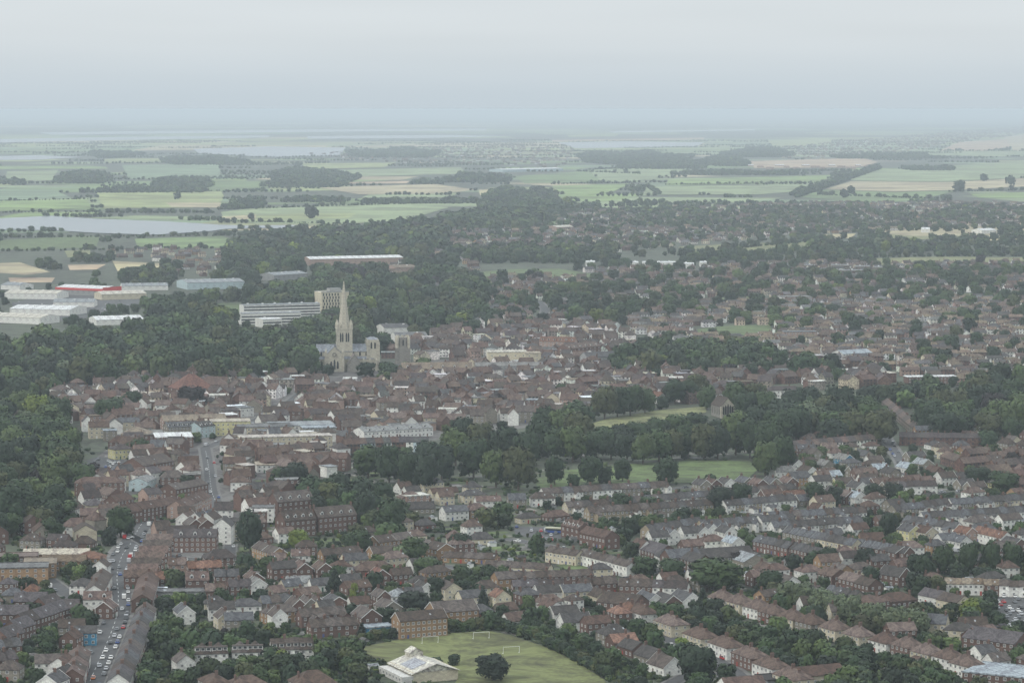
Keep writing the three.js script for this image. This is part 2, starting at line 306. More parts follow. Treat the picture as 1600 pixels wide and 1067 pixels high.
// ---------- buildings ----------
const geoCache = new Map();
const cached = (key, make) => { if (!geoCache.has(key)) geoCache.set(key, make()); return geoCache.get(key); };
const r1 = (v) => Math.round(v * 5) / 5;
function wallsInto(mb, L, D, E, R, type) {
  const l = L / 2, d = D / 2;
  mb.box(-l, -0.2, -d, l, E, d, 'b' + (type === 'flat' ? '' : 't'));
  if (type === 'gable') for (const s of [-1, 1]) mb.tri([s * l, E, s * d], [s * l, E, -s * d], [s * l, E + R, 0]);
}
function roofInto(mb, L, D, E, R, type, ov = 0.35) {
  const l = L / 2 + (type === 'gable' ? ov * 0.6 : ov), d = D / 2 + ov, k = R / (D / 2), y0 = E - ov * k, t = 0.16;
  if (type === 'flat') { mb.box(-l, E, -d, l, E + 0.3, d); mb.box(-l, E + 0.3, d - 0.3, l, E + 0.62, d); mb.box(-l, E + 0.3, -d, l, E + 0.62, -d + 0.3); return; }
  if (type === 'gable') {
    for (const s of [-1, 1]) {
      const A = [-s * l, y0, s * d], B = [s * l, y0, s * d], C = [s * l, E + R, 0], Dd = [-s * l, E + R, 0], up = (q) => [q[0], q[1] + t, q[2]];
      mb.quad(up(A), up(B), up(C), up(Dd)); mb.quad(A, B, up(B), up(A)); mb.quad(B, A, Dd, C); mb.quad(B, C, up(C), up(B)); mb.quad(Dd, A, up(A), up(Dd));
    }
    return;
  }
  const h = Math.max(0.05, l - d * 0.95), P = [[-l, y0, d], [l, y0, d], [l, y0, -d], [-l, y0, -d]], Q1 = [-h, E + R, 0], Q2 = [h, E + R, 0], up = (q) => [q[0], q[1] + t, q[2]];
  mb.quad(up(P[0]), up(P[1]), Q2, Q1); mb.quad(up(P[2]), up(P[3]), Q1, Q2); mb.tri(up(P[1]), up(P[2]), Q2); mb.tri(up(P[3]), up(P[0]), Q1);
  for (let i = 0; i < 4; i++) { const a = P[i], b = P[(i + 1) % 4]; mb.quad(a, b, up(b), up(a)); }
  mb.quad(P[3], P[2], P[1], P[0]);
}
function chimneyInto(mb, w, d, h, brick, pot) {
  mb.col = brick; mb.box(-w / 2, -1.2, -d / 2, w / 2, h, d / 2); mb.box(-w / 2 - 0.08, h, -d / 2 - 0.08, w / 2 + 0.08, h + 0.18, d / 2 + 0.08);
  mb.col = pot; for (const s of [-0.27, 0.27]) mb.box(s * w - 0.11, h + 0.18, -0.11, s * w + 0.11, h + 0.52, 0.11);
}
const BRICKC = [.12, .075, .06], POTC = [.2, .1, .065], WHITEC = [.64, .64, .62], GLASSC = [.03, .034, .04];
const chimneyG = (w) => cached('ch' + w, () => { const mb = new MB(); chimneyInto(mb, w, 0.65, 1.45, BRICKC, POTC); return mb.geo(); });
const windowG = (w, h) => cached('win' + w + h, () => { // white frame round a dark pane, facing +z
  const mb = new MB(); mb.col = WHITEC; const f = 0.13;
  mb.box(-w / 2, -h / 2, 0, w / 2, -h / 2 + f, 0.09); mb.box(-w / 2, h / 2 - f, 0, w / 2, h / 2, 0.09); mb.box(-w / 2, -h / 2 + f, 0, -w / 2 + f, h / 2 - f, 0.09); mb.box(w / 2 - f, -h / 2 + f, 0, w / 2, h / 2 - f, 0.09);
  if (w > 1) mb.box(-0.05, -h / 2 + f, 0, 0.05, h / 2 - f, 0.08);
  mb.col = GLASSC; mb.quad([-w / 2 + f, -h / 2 + f, 0.03], [w / 2 - f, -h / 2 + f, 0.03], [w / 2 - f, h / 2 - f, 0.03], [-w / 2 + f, h / 2 - f, 0.03]); return mb.geo();
});
const skylightG = cached('sky', () => { const mb = new MB(); mb.col = [.3, .32, .34]; mb.box(-0.35, 0, -0.5, 0.35, 0.12, 0.5); return mb.geo(); });
const dormerG = (rc) => cached('dorm' + rc, () => { // flat-topped dormer facing +z
  const mb = new MB(); mb.col = WHITEC; mb.box(-0.95, -0.4, -2.2, 0.95, 1.35, 0); mb.col = ROOF[rc]; mb.box(-1.15, 1.35, -2.4, 1.15, 1.6, 0.2); mb.col = GLASSC; mb.quad([-0.7, 0.15, 0.02], [0.7, 0.15, 0.02], [0.7, 1.15, 0.02], [-0.7, 1.15, 0.02]); return mb.geo();
});
const gabledDormerG = (rc) => cached('gdorm' + rc, () => { const mb = new MB(); mb.col = WHITEC; mb.box(-0.9, -0.4, -2.4, 0.9, 1.2, 0); mb.tri([-0.9, 1.2, 0], [0.9, 1.2, 0], [0, 2.1, 0]); mb.col = ROOF[rc]; for (const s of [-1, 1]) { const a = [s * 1.1, 1.08, 0.15], b = [0, 2.25, 0.15], c = [0, 2.25, -3], d = [s * 1.1, 1.08, -3]; s > 0 ? mb.quad(a, d, c, b) : mb.quad(d, a, b, c); } mb.col = GLASSC; mb.quad([-0.6, 0.1, 0.02], [0.6, 0.1, 0.02], [0.6, 1.1, 0.02], [-0.6, 1.1, 0.02]); return mb.geo(); });
const doorG = cached('door', () => { const mb = new MB(); mb.box(-0.48, 0, 0, 0.48, 2.05, 0.07); return mb.geo(); });
const extG = (w, l, e, r, gab) => cached(['ext', w, l, e, r, gab].join(), () => { const mb = new MB(); mb.box(-w / 2, -0.2, -0.3, w / 2, e, l, 'b'); if (gab) mb.tri([-w / 2, e, l], [w / 2, e, l], [0, e + r, l]); return mb.geo(); });
const extRoofG = (w, l, e, r, gab) => cached(['extr', w, l, e, r, gab].join(), () => { const mb = new MB(), o = 0.2; if (gab) for (const s of [-1, 1]) { const a = [s * (w / 2 + o), e - 0.12, l + o], b = [0, e + r + 0.08, l + o], c = [0, e + r + 0.08, -2.2], d = [s * (w / 2 + o), e - 0.12, -2.2]; s > 0 ? mb.quad(a, d, c, b) : mb.quad(d, a, b, c); } else { mb.quad([-w / 2 - o, e - 0.05, l + o], [w / 2 + o, e - 0.05, l + o], [w / 2 + o, e + r, -0.2], [-w / 2 - o, e + r, -0.2]); mb.quad([-w / 2 - o, e - 0.25, l + o], [w / 2 + o, e - 0.25, l + o], [w / 2 + o, e - 0.05, l + o], [-w / 2 - o, e - 0.05, l + o]); } return mb.geo(); });
const KINDWORD = { terraced_house: 'terraced house', semi_detached_house: 'semi-detached house', detached_house: 'house', apartment_block: 'apartment block', town_building: 'building', hall: 'hall', warehouse: 'warehouse' };
let nThings = 0;
function houseThing(s) {
  nThings++;
  const label = s.label || `${s.pos ? s.pos + ' ' : ''}${ROOFWORD[s.roof]} ${WALLWORD[s.wall]} ${KINDWORD[s.kind]}${s.dorm ? ' with dormers' : s.ext && s.ext.length ? ' with extension' : s.sky ? ' with skylight' : ''} ${s.desc}`;
  const cat = s.cat || (['terraced_house', 'semi_detached_house', 'detached_house'].includes(s.kind) ? 'house' : 'building');
  const g = thing(s.kind, label, cat, s.x, s.y || 0, s.z, s.a, s.label ? s.group : `${KINDWORD[s.kind]}s ${s.desc}`);
  const L = r1(s.L), D = r1(s.D), E = r1(s.E), R = r1(s.R), key = [L, D, E, R, s.type].join(), v = s.v ?? Math.floor(rnd() * 4);
  mesh('wall', cached('w' + key, () => { const mb = new MB(); wallsInto(mb, L, D, E, R, s.type); return mb.geo(); }), wallM[s.wall][v % 3], g);
  mesh('roof', cached('r' + key, () => { const mb = new MB(); roofInto(mb, L, D, E, R, s.type); return mb.geo(); }), roofM[s.roof][v], g);
  if (s.trim && s.type === 'gable') for (const e of [-1, 1]) mesh('barge_board', cached('bb' + key + e, () => { const mb = new MB(), x0 = e * (L / 2 + 0.23), x1 = x0 + e * 0.08, k = R / (D / 2), d = D / 2 + 0.35; for (const q of [-1, 1]) { const a = [x1, E - 0.35 * k - 0.12, q * d], b = [x1, E + R - 0.12, 0], c = [x1, E + R + 0.3, 0], f = [x1, E - 0.35 * k + 0.26, q * d]; (q * e > 0) ? mb.quad(a, b, c, f) : mb.quad(b, a, f, c); } return mb.geo(); }), M.trim, g);
  const near = s.near || ((s.a % Math.PI + Math.PI) % Math.PI < Math.PI / 2 ? 1 : 1);
  for (const c of s.ch || []) { const m = mesh('chimney', chimneyG(c[1] || 1.2), M.vc, g); m.position.set(c[0] * L / 2, s.type === 'hip' && Math.abs(c[0]) > 0.4 ? E + R * 0.55 : E + R - 0.15, c[2] || 0); m.rotation.y = Math.PI / 2; }
  const sides = s.sides || [1, -1], ww = s.ww || 1.3, wh = s.wh || 1.35, st = s.st || Math.max(1, Math.round(E / 2.75)), nw = s.nw || Math.max(1, Math.round(L / 3.2));
  if (!s.noWin) {
    for (const q of sides) for (let f = 0; f < st; f++) for (let i = 0; i < nw; i++) {
      if (f === 0 && i === (nw > 1 ? 1 : 0) && nw > 1) { const m = mesh('door', doorG, M.door[(v + i + nThings) % 5], g); m.position.set(-L / 2 + (i + 0.5) * L / nw, 0, q * D / 2); m.rotation.y = q > 0 ? 0 : Math.PI; continue; }
      const m = mesh('window', windowG(ww, wh), M.vc, g); m.position.set(-L / 2 + (i + 0.5) * L / nw, 1.55 + f * (E - 0.3) / st, q * D / 2); m.rotation.y = q > 0 ? 0 : Math.PI;
    }
    if (s.type !== 'flat' && s.ends) for (const q of s.ends) for (let f = 0; f < st; f++) for (const zz of D > 7 ? [-0.22, 0.22] : [0]) { const m = mesh('window', windowG(1.1, 1.25), M.vc, g); m.position.set(q * L / 2, 1.55 + f * (E - 0.3) / st, zz * D); m.rotation.y = q * Math.PI / 2; }
  }
  if (s.dorm) for (const q of sides) for (let i = 0; i < s.dorm; i++) { const m = mesh('dormer', s.gd ? gabledDormerG(s.roof) : dormerG(s.roof), M.vc, g); const t = 0.72; m.position.set(-L / 2 + (i + 0.5) * L / s.dorm, E + R * (1 - t) - 0.1, q * D / 2 * t + q * 0.3); m.rotation.y = q > 0 ? 0 : Math.PI; }
  if (s.sky) for (let i = 0; i < s.sky; i++) { const q = sides[i % sides.length], m = mesh('skylight', skylightG, M.vc, g); m.position.set((rnd() - 0.5) * L * 0.7, E + R * 0.5 + 0.1, q * D / 4); m.rotation.x = q * Math.atan2(R, D / 2); }
  for (const x of s.ext || []) { // [along, width, length, eaves, rise, gabled, side, wall]
    const e = new THREE.Group(); e.name = 'extension'; e.position.set(x[0] * L / 2, 0, x[6] * (D / 2)); e.rotation.y = x[6] > 0 ? 0 : Math.PI; g.add(e);
    mesh('wall', extG(x[1], x[2], x[3], x[4], x[5]), wallM[x[7] || s.wall][(v + 1) % 3], e); mesh('roof', extRoofG(x[1], x[2], x[3], x[4], x[5]), roofM[x[8] || s.roof][(v + 1) % 4], e);
    const m = mesh('window', windowG(1.1, 1.25), M.vc, e); m.position.set(0, Math.max(1.5, x[3] - 1.1), x[2]);
  }
  return g;
}
const vary = (c, f) => { const k = rr(1 - f, 1 + f); return c.map((q) => Math.min(.75, q * k * rr(0.95, 1.05))); };
function houseBulk(s, mb) { // the same house as one joined mass, for the far streets
  mb.m = { ca: Math.cos(s.a), sa: Math.sin(s.a), x: s.x, y: s.y || 0, z: s.z };
  mb.col = vary(WALL[s.wall], 0.12); wallsInto(mb, s.L, s.D, s.E, s.R, s.type);
  mb.col = vary(ROOF[s.roof], 0.2); roofInto(mb, s.L, s.D, s.E, s.R, s.type);
  const st = Math.max(1, Math.round(s.E / 2.8)), nw = Math.max(1, Math.round(s.L / 3.4));
  mb.col = GLASSC;
  for (const q of [1, -1]) for (let f = 0; f < st; f++) for (let i = 0; i < nw; i++) { const x = -s.L / 2 + (i + 0.5) * s.L / nw, y = 1 + f * s.E / st, z = q * (s.D / 2 + 0.05), w = 0.6; q > 0 ? mb.quad([x - w, y, z], [x + w, y, z], [x + w, y + 1.3, z], [x - w, y + 1.3, z]) : mb.quad([x + w, y, z], [x - w, y, z], [x - w, y + 1.3, z], [x + w, y + 1.3, z]); }
  if (s.type !== 'flat' && rnd() < 0.8) { const o = mb.m, px = (rnd() < 0.5 ? -1 : 1) * s.L * 0.38; mb.m = { ...o, x: o.x + px * o.ca, y: s.E + s.R - 0.2, z: o.z - px * o.sa }; chimneyInto(mb, 0.7, 1.2, 1.4, BRICKC, POTC); }
  mb.m = null;
}
const TERRACES = [];
const DEF = { D: 8, E: 5.3, R: 2.9, type: 'gable', roof: 'b', wall: 'k', kind: 'detached_house' };
// a row: ridge line between two plan points, cut into n houses
function row(x0, y0, x1, y1, n, o) {
  o = { ...DEF, kind: 'terraced_house', ...o };
  const h = o.E + o.R, A = G(x0, y0, h), B = G(x1, y1, h), len = Math.hypot(B.x - A.x, B.z - A.z), a = Math.atan2(-(B.z - A.z), B.x - A.x), Lh = len / n;
  const nearSide = Math.cos(a) >= 0 ? 1 : -1;                // the long side that looks back over the gardens
  const roofs = [...o.roof], walls = [...o.wall].map((k) => (o.tan && k === 'y' ? 'a' : k));
  for (let i = 0; i < n; i++) {
    const t = (i + 0.5) / n, x = A.x + (B.x - A.x) * t, z = A.z + (B.z - A.z) * t;
    const s = { ...o, x, z, a, L: Lh - (o.gap || 0.02), E: o.E + (o.step === 0 ? 0 : rr(-0.14, 0.14)), roof: roofs[i % roofs.length] || 'b', wall: pick(walls) };
    if (o.seq) s.wall = walls[i % walls.length];
    if (!o.ch && o.chim !== 0) s.ch = [[(i % 2 ? -0.92 : 0.92), 1.3]];
    if (o.exts) s.ext = rnd() < o.exts ? [[(i % 2 ? -0.5 : 0.5), r1(Lh * 0.5), pick([3, 4, 5]), pick([2.6, 4.4, 4.8]), 1.4, rnd() < 0.5, nearSide, rnd() < 0.5 ? 'w' : s.wall]] : [];
    if (rnd() < 0.15) s.sky = 1;
    if (i === 0) s.ends = [-1]; if (i === n - 1) s.ends = [1]; if (n === 1) s.ends = [-1, 1];
    s.pos = n > 2 && (i === 0 || i === n - 1) ? 'end' : '';
    if (s.kind === 'terraced_house') TERRACES.push(s); else houseThing(s);
    mark(x, z, Lh / 2 + 1, o.D / 2 + 2 + (o.exts ? 3 : 0), a);
  }
}
// one house: centre of its ridge, length, depth and turn in degrees (0 = ridge across the view)
function house(x, y, L, D, turn, o) {
  o = { ...DEF, ...o }; const p = G(x, y, o.E + (o.type === 'flat' ? 0 : o.R)), a = turn * Math.PI / 180;
  const s = { ...o, x: p.x, z: p.z, a, L, D, roof: o.roof[0], wall: o.wall[0], ends: o.ends || [-1, 1] };
  if (!s.ch && s.type !== 'flat' && s.kind !== 'warehouse' && s.kind !== 'hall') s.ch = [[pick([-0.7, 0.7, 0.3]), 1.2]];
  const g = houseThing(s); mark(p.x, p.z, L / 2 + 1.2, D / 2 + 1.2, a); return g;
}
// ---------- streets and houses that can be told apart ----------
// around the school field and the street of semis
{
  const d = 'behind the school field goalposts';
  row(618, 957, 692, 951, 1, { E: 8.4, R: 3.2, D: 10, wall: 'y', roof: 'b', kind: 'apartment_block', nw: 9, st: 3, trim: 1, chim: 0, ch: [], label: 'long yellow brick apartment block overlooking the school field goalposts', desc: d });
  house(706, 938, 21, 13, 24, { E: 8, R: 4, wall: 'y', roof: 'b', kind: 'apartment_block', trim: 1, label: 'yellow brick block with wide brown gable beside the long apartment block', desc: d, ch: [] });
  house(590, 978, 13, 8, 24, { E: 2.8, R: 0.1, type: 'flat', wall: 'u', roof: 'n', kind: 'town_building', label: 'low flat roofed blue fronted garage at the end of the apartment block', desc: d });
  house(572, 949, 13, 10, -64, { E: 5.5, R: 3.5, wall: 'k', roof: 'b', trim: 1, desc: 'beside the blue fronted garage' });
  house(606, 937, 12, 9, -64, { wall: 'f', roof: 'b', trim: 1, desc: 'uphill of the blue fronted garage' });
  row(482, 968, 556, 963, 3, { wall: 'k', roof: 'b', desc: 'in the brown row beside the garage' });
  row(466, 952, 536, 946, 3, { wall: 'k', roof: 'b', D: 7, desc: 'in the upper brown row near the garage', exts: 0.5 });
  house(640, 918, 12, 8, 24, { wall: 'w', roof: 's', desc: 'behind the big dark hedge trees', trim: 1 });
  house(661, 909, 10, 8, -66, { wall: 'w', roof: 's', desc: 'with gable behind the dark hedge trees', trim: 1 });
  house(620, 920, 9, 8, 24, { type: 'hip', wall: 'w', roof: 'n', desc: 'with pyramid roof near the dark hedge trees' });
  house(595, 921, 10, 7, -66, { wall: 'k', roof: 'b', trim: 1, desc: 'with gable between white houses' });
  house(700, 908, 14, 9, -66, { wall: 'c', roof: 'b', desc: 'uphill of the yellow apartment blocks' });
  house(736, 922, 13, 9, 24, { wall: 'c', roof: 's', desc: 'uphill of the yellow apartment blocks' });
  house(781, 921, 9, 8, -66, { wall: 'c', roof: 'o', desc: 'with red front gable above the playing field' });
  house(560, 932, 10, 8, 24, { wall: 'w', roof: 'r', desc: 'beside the slim pale tree' });
  row(302, 1004, 354, 1002, 2, { E: 5.2, R: 4, D: 10, type: 'hip', wall: 'w', roof: 'b', dorm: 3, kind: 'semi_detached_house', sides: [1], desc: 'in the dormer row near the lime green tree' });
  row(362, 1001, 410, 1000, 2, { E: 5.2, R: 4, D: 10, type: 'hip', wall: 'w', roof: 'b', dorm: 3, kind: 'semi_detached_house', sides: [1], desc: 'in the dormer row near the lime green tree' });
  row(422, 998, 488, 996, 3, { E: 5.2, R: 4, D: 10, type: 'gable', wall: 'w', roof: 'b', dorm: 2, sides: [1], desc: 'in the dormer row near the lime green tree' });
  house(286, 1021, 10, 8, -70, { wall: 'w', roof: 'b', desc: 'with white gable ending the dormer row' });
  house(488, 1047, 17, 13, 20, { type: 'hip', wall: 'f', roof: 'm', R: 4.5, desc: 'with broad hipped roof below the lime tree' });
  house(335, 1053, 14, 10, -66, { type: 'hip', wall: 'f', roof: 'm', desc: 'with hipped roof below the dormer row' });
  house(385, 1055, 14, 10, 24, { type: 'hip', wall: 'f', roof: 'm', desc: 'with hipped roof below the dormer row' });
  house(433, 950, 10, 7, -70, { wall: 'w', roof: 'b', E: 6, desc: 'standing alone among garden trees', trim: 1 });
  row(406, 931, 452, 928, 3, { wall: 'f', roof: 'sb', desc: 'in the short row above the lone white house' });
  for (const [x, y, w] of [[462, 934, 'k'], [480, 933, 'f'], [493, 931, 'k']]) house(x, y, 11, 7, -68, { wall: w, roof: 'b', trim: 1, desc: 'in the gabled group above the lone white house' });
  house(523, 930, 12, 10, -68, { wall: 'k', roof: 's', trim: 1, desc: 'with wide white edged gable' });
  row(405, 846, 436, 856, 2, { D: 9, wall: 'y', roof: 'b', E: 5, desc: 'beside the bright yellow green tree', kind: 'semi_detached_house', trim: 1 });
  row(500, 858, 560, 853, 3, { wall: 'y', roof: 'b', E: 5, desc: 'in the low row below the big brick blocks' });
  row(583, 838, 636, 831, 2, { wall: 'y', roof: 'b', E: 5.5, D: 10, desc: 'in the yellow brick court' , kind: 'apartment_block', trim: 1 });
  row(655, 840, 697, 850, 2, { wall: 'y', roof: 'b', E: 5.5, D: 11, desc: 'in the yellow brick court', kind: 'apartment_block', trim: 1 });
  house(600, 853, 16, 10, 24, { wall: 'y', roof: 'b', kind: 'apartment_block', trim: 1, desc: 'in the yellow brick court' });
  row(695, 861, 776, 864, 5, { wall: 'y', roof: 'b', E: 3, R: 2.4, D: 9, desc: 'in the bungalow row by the car park' });
  row(760, 875, 860, 880, 5, { wall: 'c', roof: 'b', E: 3, R: 2.4, D: 9, desc: 'in the lower bungalow row' });
  house(787, 893, 10, 9, 24, { wall: 'y', roof: 'b', E: 6, desc: 'with orange brick gable by the estate road' });
  house(440, 877, 13, 9, 24, { wall: 'k', roof: 's', desc: 'with large blue grey slope', E: 6 });
  for (const [x, y] of [[471, 878], [503, 878]]) house(x, y, 11, 8, -68, { wall: 'k', roof: x < 490 ? 'r' : 'm', trim: 1, desc: 'of a pair with white edged gables' });
  house(532, 875, 10, 9, 24, { type: 'hip', wall: 'w', roof: 'r', desc: 'with tall chimney beside the gabled pair' });
  house(585, 876, 20, 11, 10, { type: 'hip', wall: 'k', roof: 'm', E: 3.2, R: 4, desc: 'with broad low roof' });
  house(592, 888, 10, 8, -68, { wall: 'k', roof: 'k', trim: 1, desc: 'with bright red hanging tiles' });
  row(610, 888, 641, 886, 2, { wall: 'k', roof: 'b', desc: 'beside the red tiled house' });
  house(465, 900, 12, 9, 15, { wall: 'w', roof: 'n', E: 3, R: 2.5, desc: 'as white bungalow between gardens' });
  house(500, 903, 11, 8, 20, { wall: 'w', roof: 's', E: 3.2, desc: 'as white bungalow between gardens' });
  house(545, 897, 10, 8, 24, { wall: 'w', roof: 's', desc: 'beside a tall dark tree' });
  // street of semis running down from the red hips
  const sem = [[1003, 943], [1050, 960], [1096, 980], [1136, 994], [1174, 1010], [1207, 1026], [1240, 1043]];
  sem.forEach(([x, y], i) => house(x, y, 17, 9.5, -65, { type: 'hip', wall: 'wccwkwc'[i], roof: 'm', E: 5.4, R: 3.4, kind: 'semi_detached_house', ch: [[0, 1.6], [0.55, 1.1]], desc: 'in the curving street beside the playing field' }));
  const hips = [[1130, 921], [1157, 927], [1186, 935], [1210, 943], [1240, 951], [1269, 958], [1306, 967], [1343, 977], [1385, 987], [1420, 994], [1451, 1004], [1485, 1012], [1512, 1022]];
  hips.forEach(([x, y], i) => house(x, y, 12.5, 9.5, -60, { type: 'hip', wall: 'wcwkcfccwkcwwc'[i], roof: i === 8 ? 'r' : 'm', E: 5.2, R: 3.8, kind: 'semi_detached_house', ch: [[0.15, 1.6]], ext: i % 3 === 1 ? [[0, 5, 4, 2.6, 1.2, false, 1, 'w']] : [], desc: 'in the long pyramid roofed line below the willows' }));
  house(985, 941, 13, 9, -66, { type: 'hip', wall: 'k', roof: 'o', desc: 'at the head of the curving street' });
  house(968, 946, 10, 8, -66, { type: 'hip', wall: 'k', roof: 'o', desc: 'at the head of the curving street' });
  house(1040, 1023, 14, 10, -62, { wall: 'w', roof: 'b', E: 3.6, R: 4, desc: 'as chalet bungalow beside the huge dark tree', trim: 1 });
  house(1018, 1010, 13, 10, -62, { wall: 'f', roof: 's', E: 3.6, R: 3.6, desc: 'as grey bungalow above the chalet' });
  house(960, 974, 13, 11, 24, { type: 'hip', wall: 'f', roof: 's', E: 5, R: 4, sky: 3, desc: 'with skylights near the field corner' });
  house(972, 990, 12, 9, 24, { wall: 'k', roof: 'o', E: 3.4, desc: 'with orange roof near the field corner' });
  house(990, 1000, 13, 9, -62, { wall: 'k', roof: 's', E: 3.6, desc: 'behind the orange roofed house' });
  house(931, 962, 12, 8, 24, { wall: 'k', roof: 'r', desc: 'beside the garden sheds' });
  house(897, 957, 14, 9, 24, { wall: 'w', roof: 's', E: 4.2, R: 3.6, trim: 1, desc: 'with two gables beside the garden sheds' });
  house(880, 946, 13, 9, 24, { wall: 'w', roof: 's', E: 4.6, trim: 1, desc: 'uphill of the two gabled house' });
  house(862, 938, 12, 9, -66, { wall: 'w', roof: 'r', desc: 'uphill of the two gabled house' });
  house(825, 918, 11, 10, 24, { type: 'hip', wall: 'k', roof: 's', desc: 'with dark pyramid roof by the field hedge' });
  house(858, 914, 14, 9, 20, { wall: 'w', roof: 's', trim: 1, desc: 'in the white pair by the field hedge' });
  house(899, 913, 15, 9, 20, { wall: 'c', roof: 's', trim: 1, desc: 'in the white pair by the field hedge' });
  house(937, 920, 11, 8, -66, { wall: 'c', roof: 'b', E: 4, desc: 'with cream gable by the dark hall roof' });
  row(945, 924, 1002, 930, 1, { D: 15, E: 5, R: 4, wall: 'k', roof: 'b', kind: 'hall', chim: 0, ch: [], label: 'wide dark brown roofed hall beside three gabled bungalows', desc: '' });
  for (const [x, y, w] of [[1014, 925, 'w'], [1041, 927, 'k'], [1071, 923, 'w']]) house(x, y, 14, 10, -64, { E: 3.4, R: 3.6, wall: w, roof: 's', trim: 1, desc: 'in the trio of gabled bungalows' });
  row(800, 893, 925, 889, 7, { wall: 'k', roof: 'b', E: 5, R: 2.6, desc: 'in the long dark terrace above the hedge' });
  row(800, 906, 880, 904, 4, { wall: 'k', roof: 'p', E: 5, R: 2.6, desc: 'in the lower dark terrace' });
  row(905, 903, 961, 900, 3, { wall: 'k', roof: 'b', desc: 'in the brick row facing the hall' });
  row(968, 904, 1020, 905, 3, { wall: 'k', roof: 'b', desc: 'in the brick row by the domed tree', D: 9 });
  row(1022, 906, 1076, 908, 3, { wall: 'w', roof: 'p', desc: 'in the brick row by the domed tree', D: 9 });
  row(860, 853, 908, 860, 4, { wall: 'c', roof: 'b', E: 5.6, R: 2.4, desc: 'in the townhouse row by the estate road' });
  row(911, 857, 990, 877, 7, { wall: 'w', roof: 'b', E: 5.8, R: 2.4, desc: 'in the white panelled row by the estate road', sides: [1], nw: 2 });
  row(886, 811, 914, 817, 4, { wall: 'k', roof: 'r', E: 6.5, desc: 'in the bay fronted red brick row', dorm: 1, gd: 1 });
  row(917, 822, 957, 830, 4, { wall: 'k', roof: 'r', E: 6.5, R: 3.2, D: 10, desc: 'in the red brick row with white end wall' });
  house(1003, 843, 12, 8, -66, { wall: 'w', roof: 'r', E: 5.5, R: 3.6, desc: 'with tall white gable by the round tree' });
  house(1030, 848, 20, 14, -64, { wall: 'k', roof: 'p', E: 5, R: 4, desc: 'with broad dark roof by the round tree', kind: 'hall', ch: [] });
  house(1064, 857, 18, 11, 24, { wall: 'k', roof: 's', E: 7, R: 3.6, desc: 'of the red brick slate roofed court', kind: 'apartment_block' });
  house(1090, 864, 16, 11, -64, { wall: 'k', roof: 's', E: 7, R: 3.6, desc: 'of the red brick slate roofed court', kind: 'apartment_block' });
  house(1130, 855, 30, 15, 22, { wall: 'f', roof: 's', E: 5, R: 4, kind: 'hall', label: 'large grey slate roofed hall beside the domed green tree', ch: [] });
  house(1165, 862, 22, 14, -66, { wall: 'f', roof: 'n', E: 4, R: 3.4, kind: 'hall', label: 'pale grey roofed hall wing behind the domed green tree', ch: [] });
  row(1009, 820, 1092, 808, 8, { wall: 'y', tan: 1, roof: 's', exts: 0.3, desc: 'in the long tan terrace below the park' });
  row(1093, 813, 1180, 806, 8, { wall: 'yw', tan: 1, roof: 's', desc: 'in the long terrace beside the tan one', exts: 0.5 });
  row(1185, 806, 1236, 801, 5, { wall: 'w', roof: 's', desc: 'in the white terrace beside the tan one', exts: 0.5 });
  for (const [x, y, a] of [[1028, 829, 24], [1046, 826, -64], [1078, 823, 24], [1094, 822, -64], [1107, 818, -64], [1120, 817, 24], [1135, 822, -64]]) house(x, y, 11, 7.5, a, { wall: 'w', roof: 's', trim: 1, desc: 'in the white cluster below the tan terrace', ch: [[0.7, 1.1]] });
  house(1113, 835, 13, 10, 24, { type: 'hip', wall: 'w', roof: 'r', desc: 'with wide red brown hip below the white cluster' });
  house(1146, 838, 11, 8, -64, { wall: 'w', roof: 'n', trim: 1, desc: 'with tall chimney below the white cluster' });
  house(1080, 843, 12, 8, 24, { wall: 'k', roof: 'r', desc: 'below the white cluster' });
}
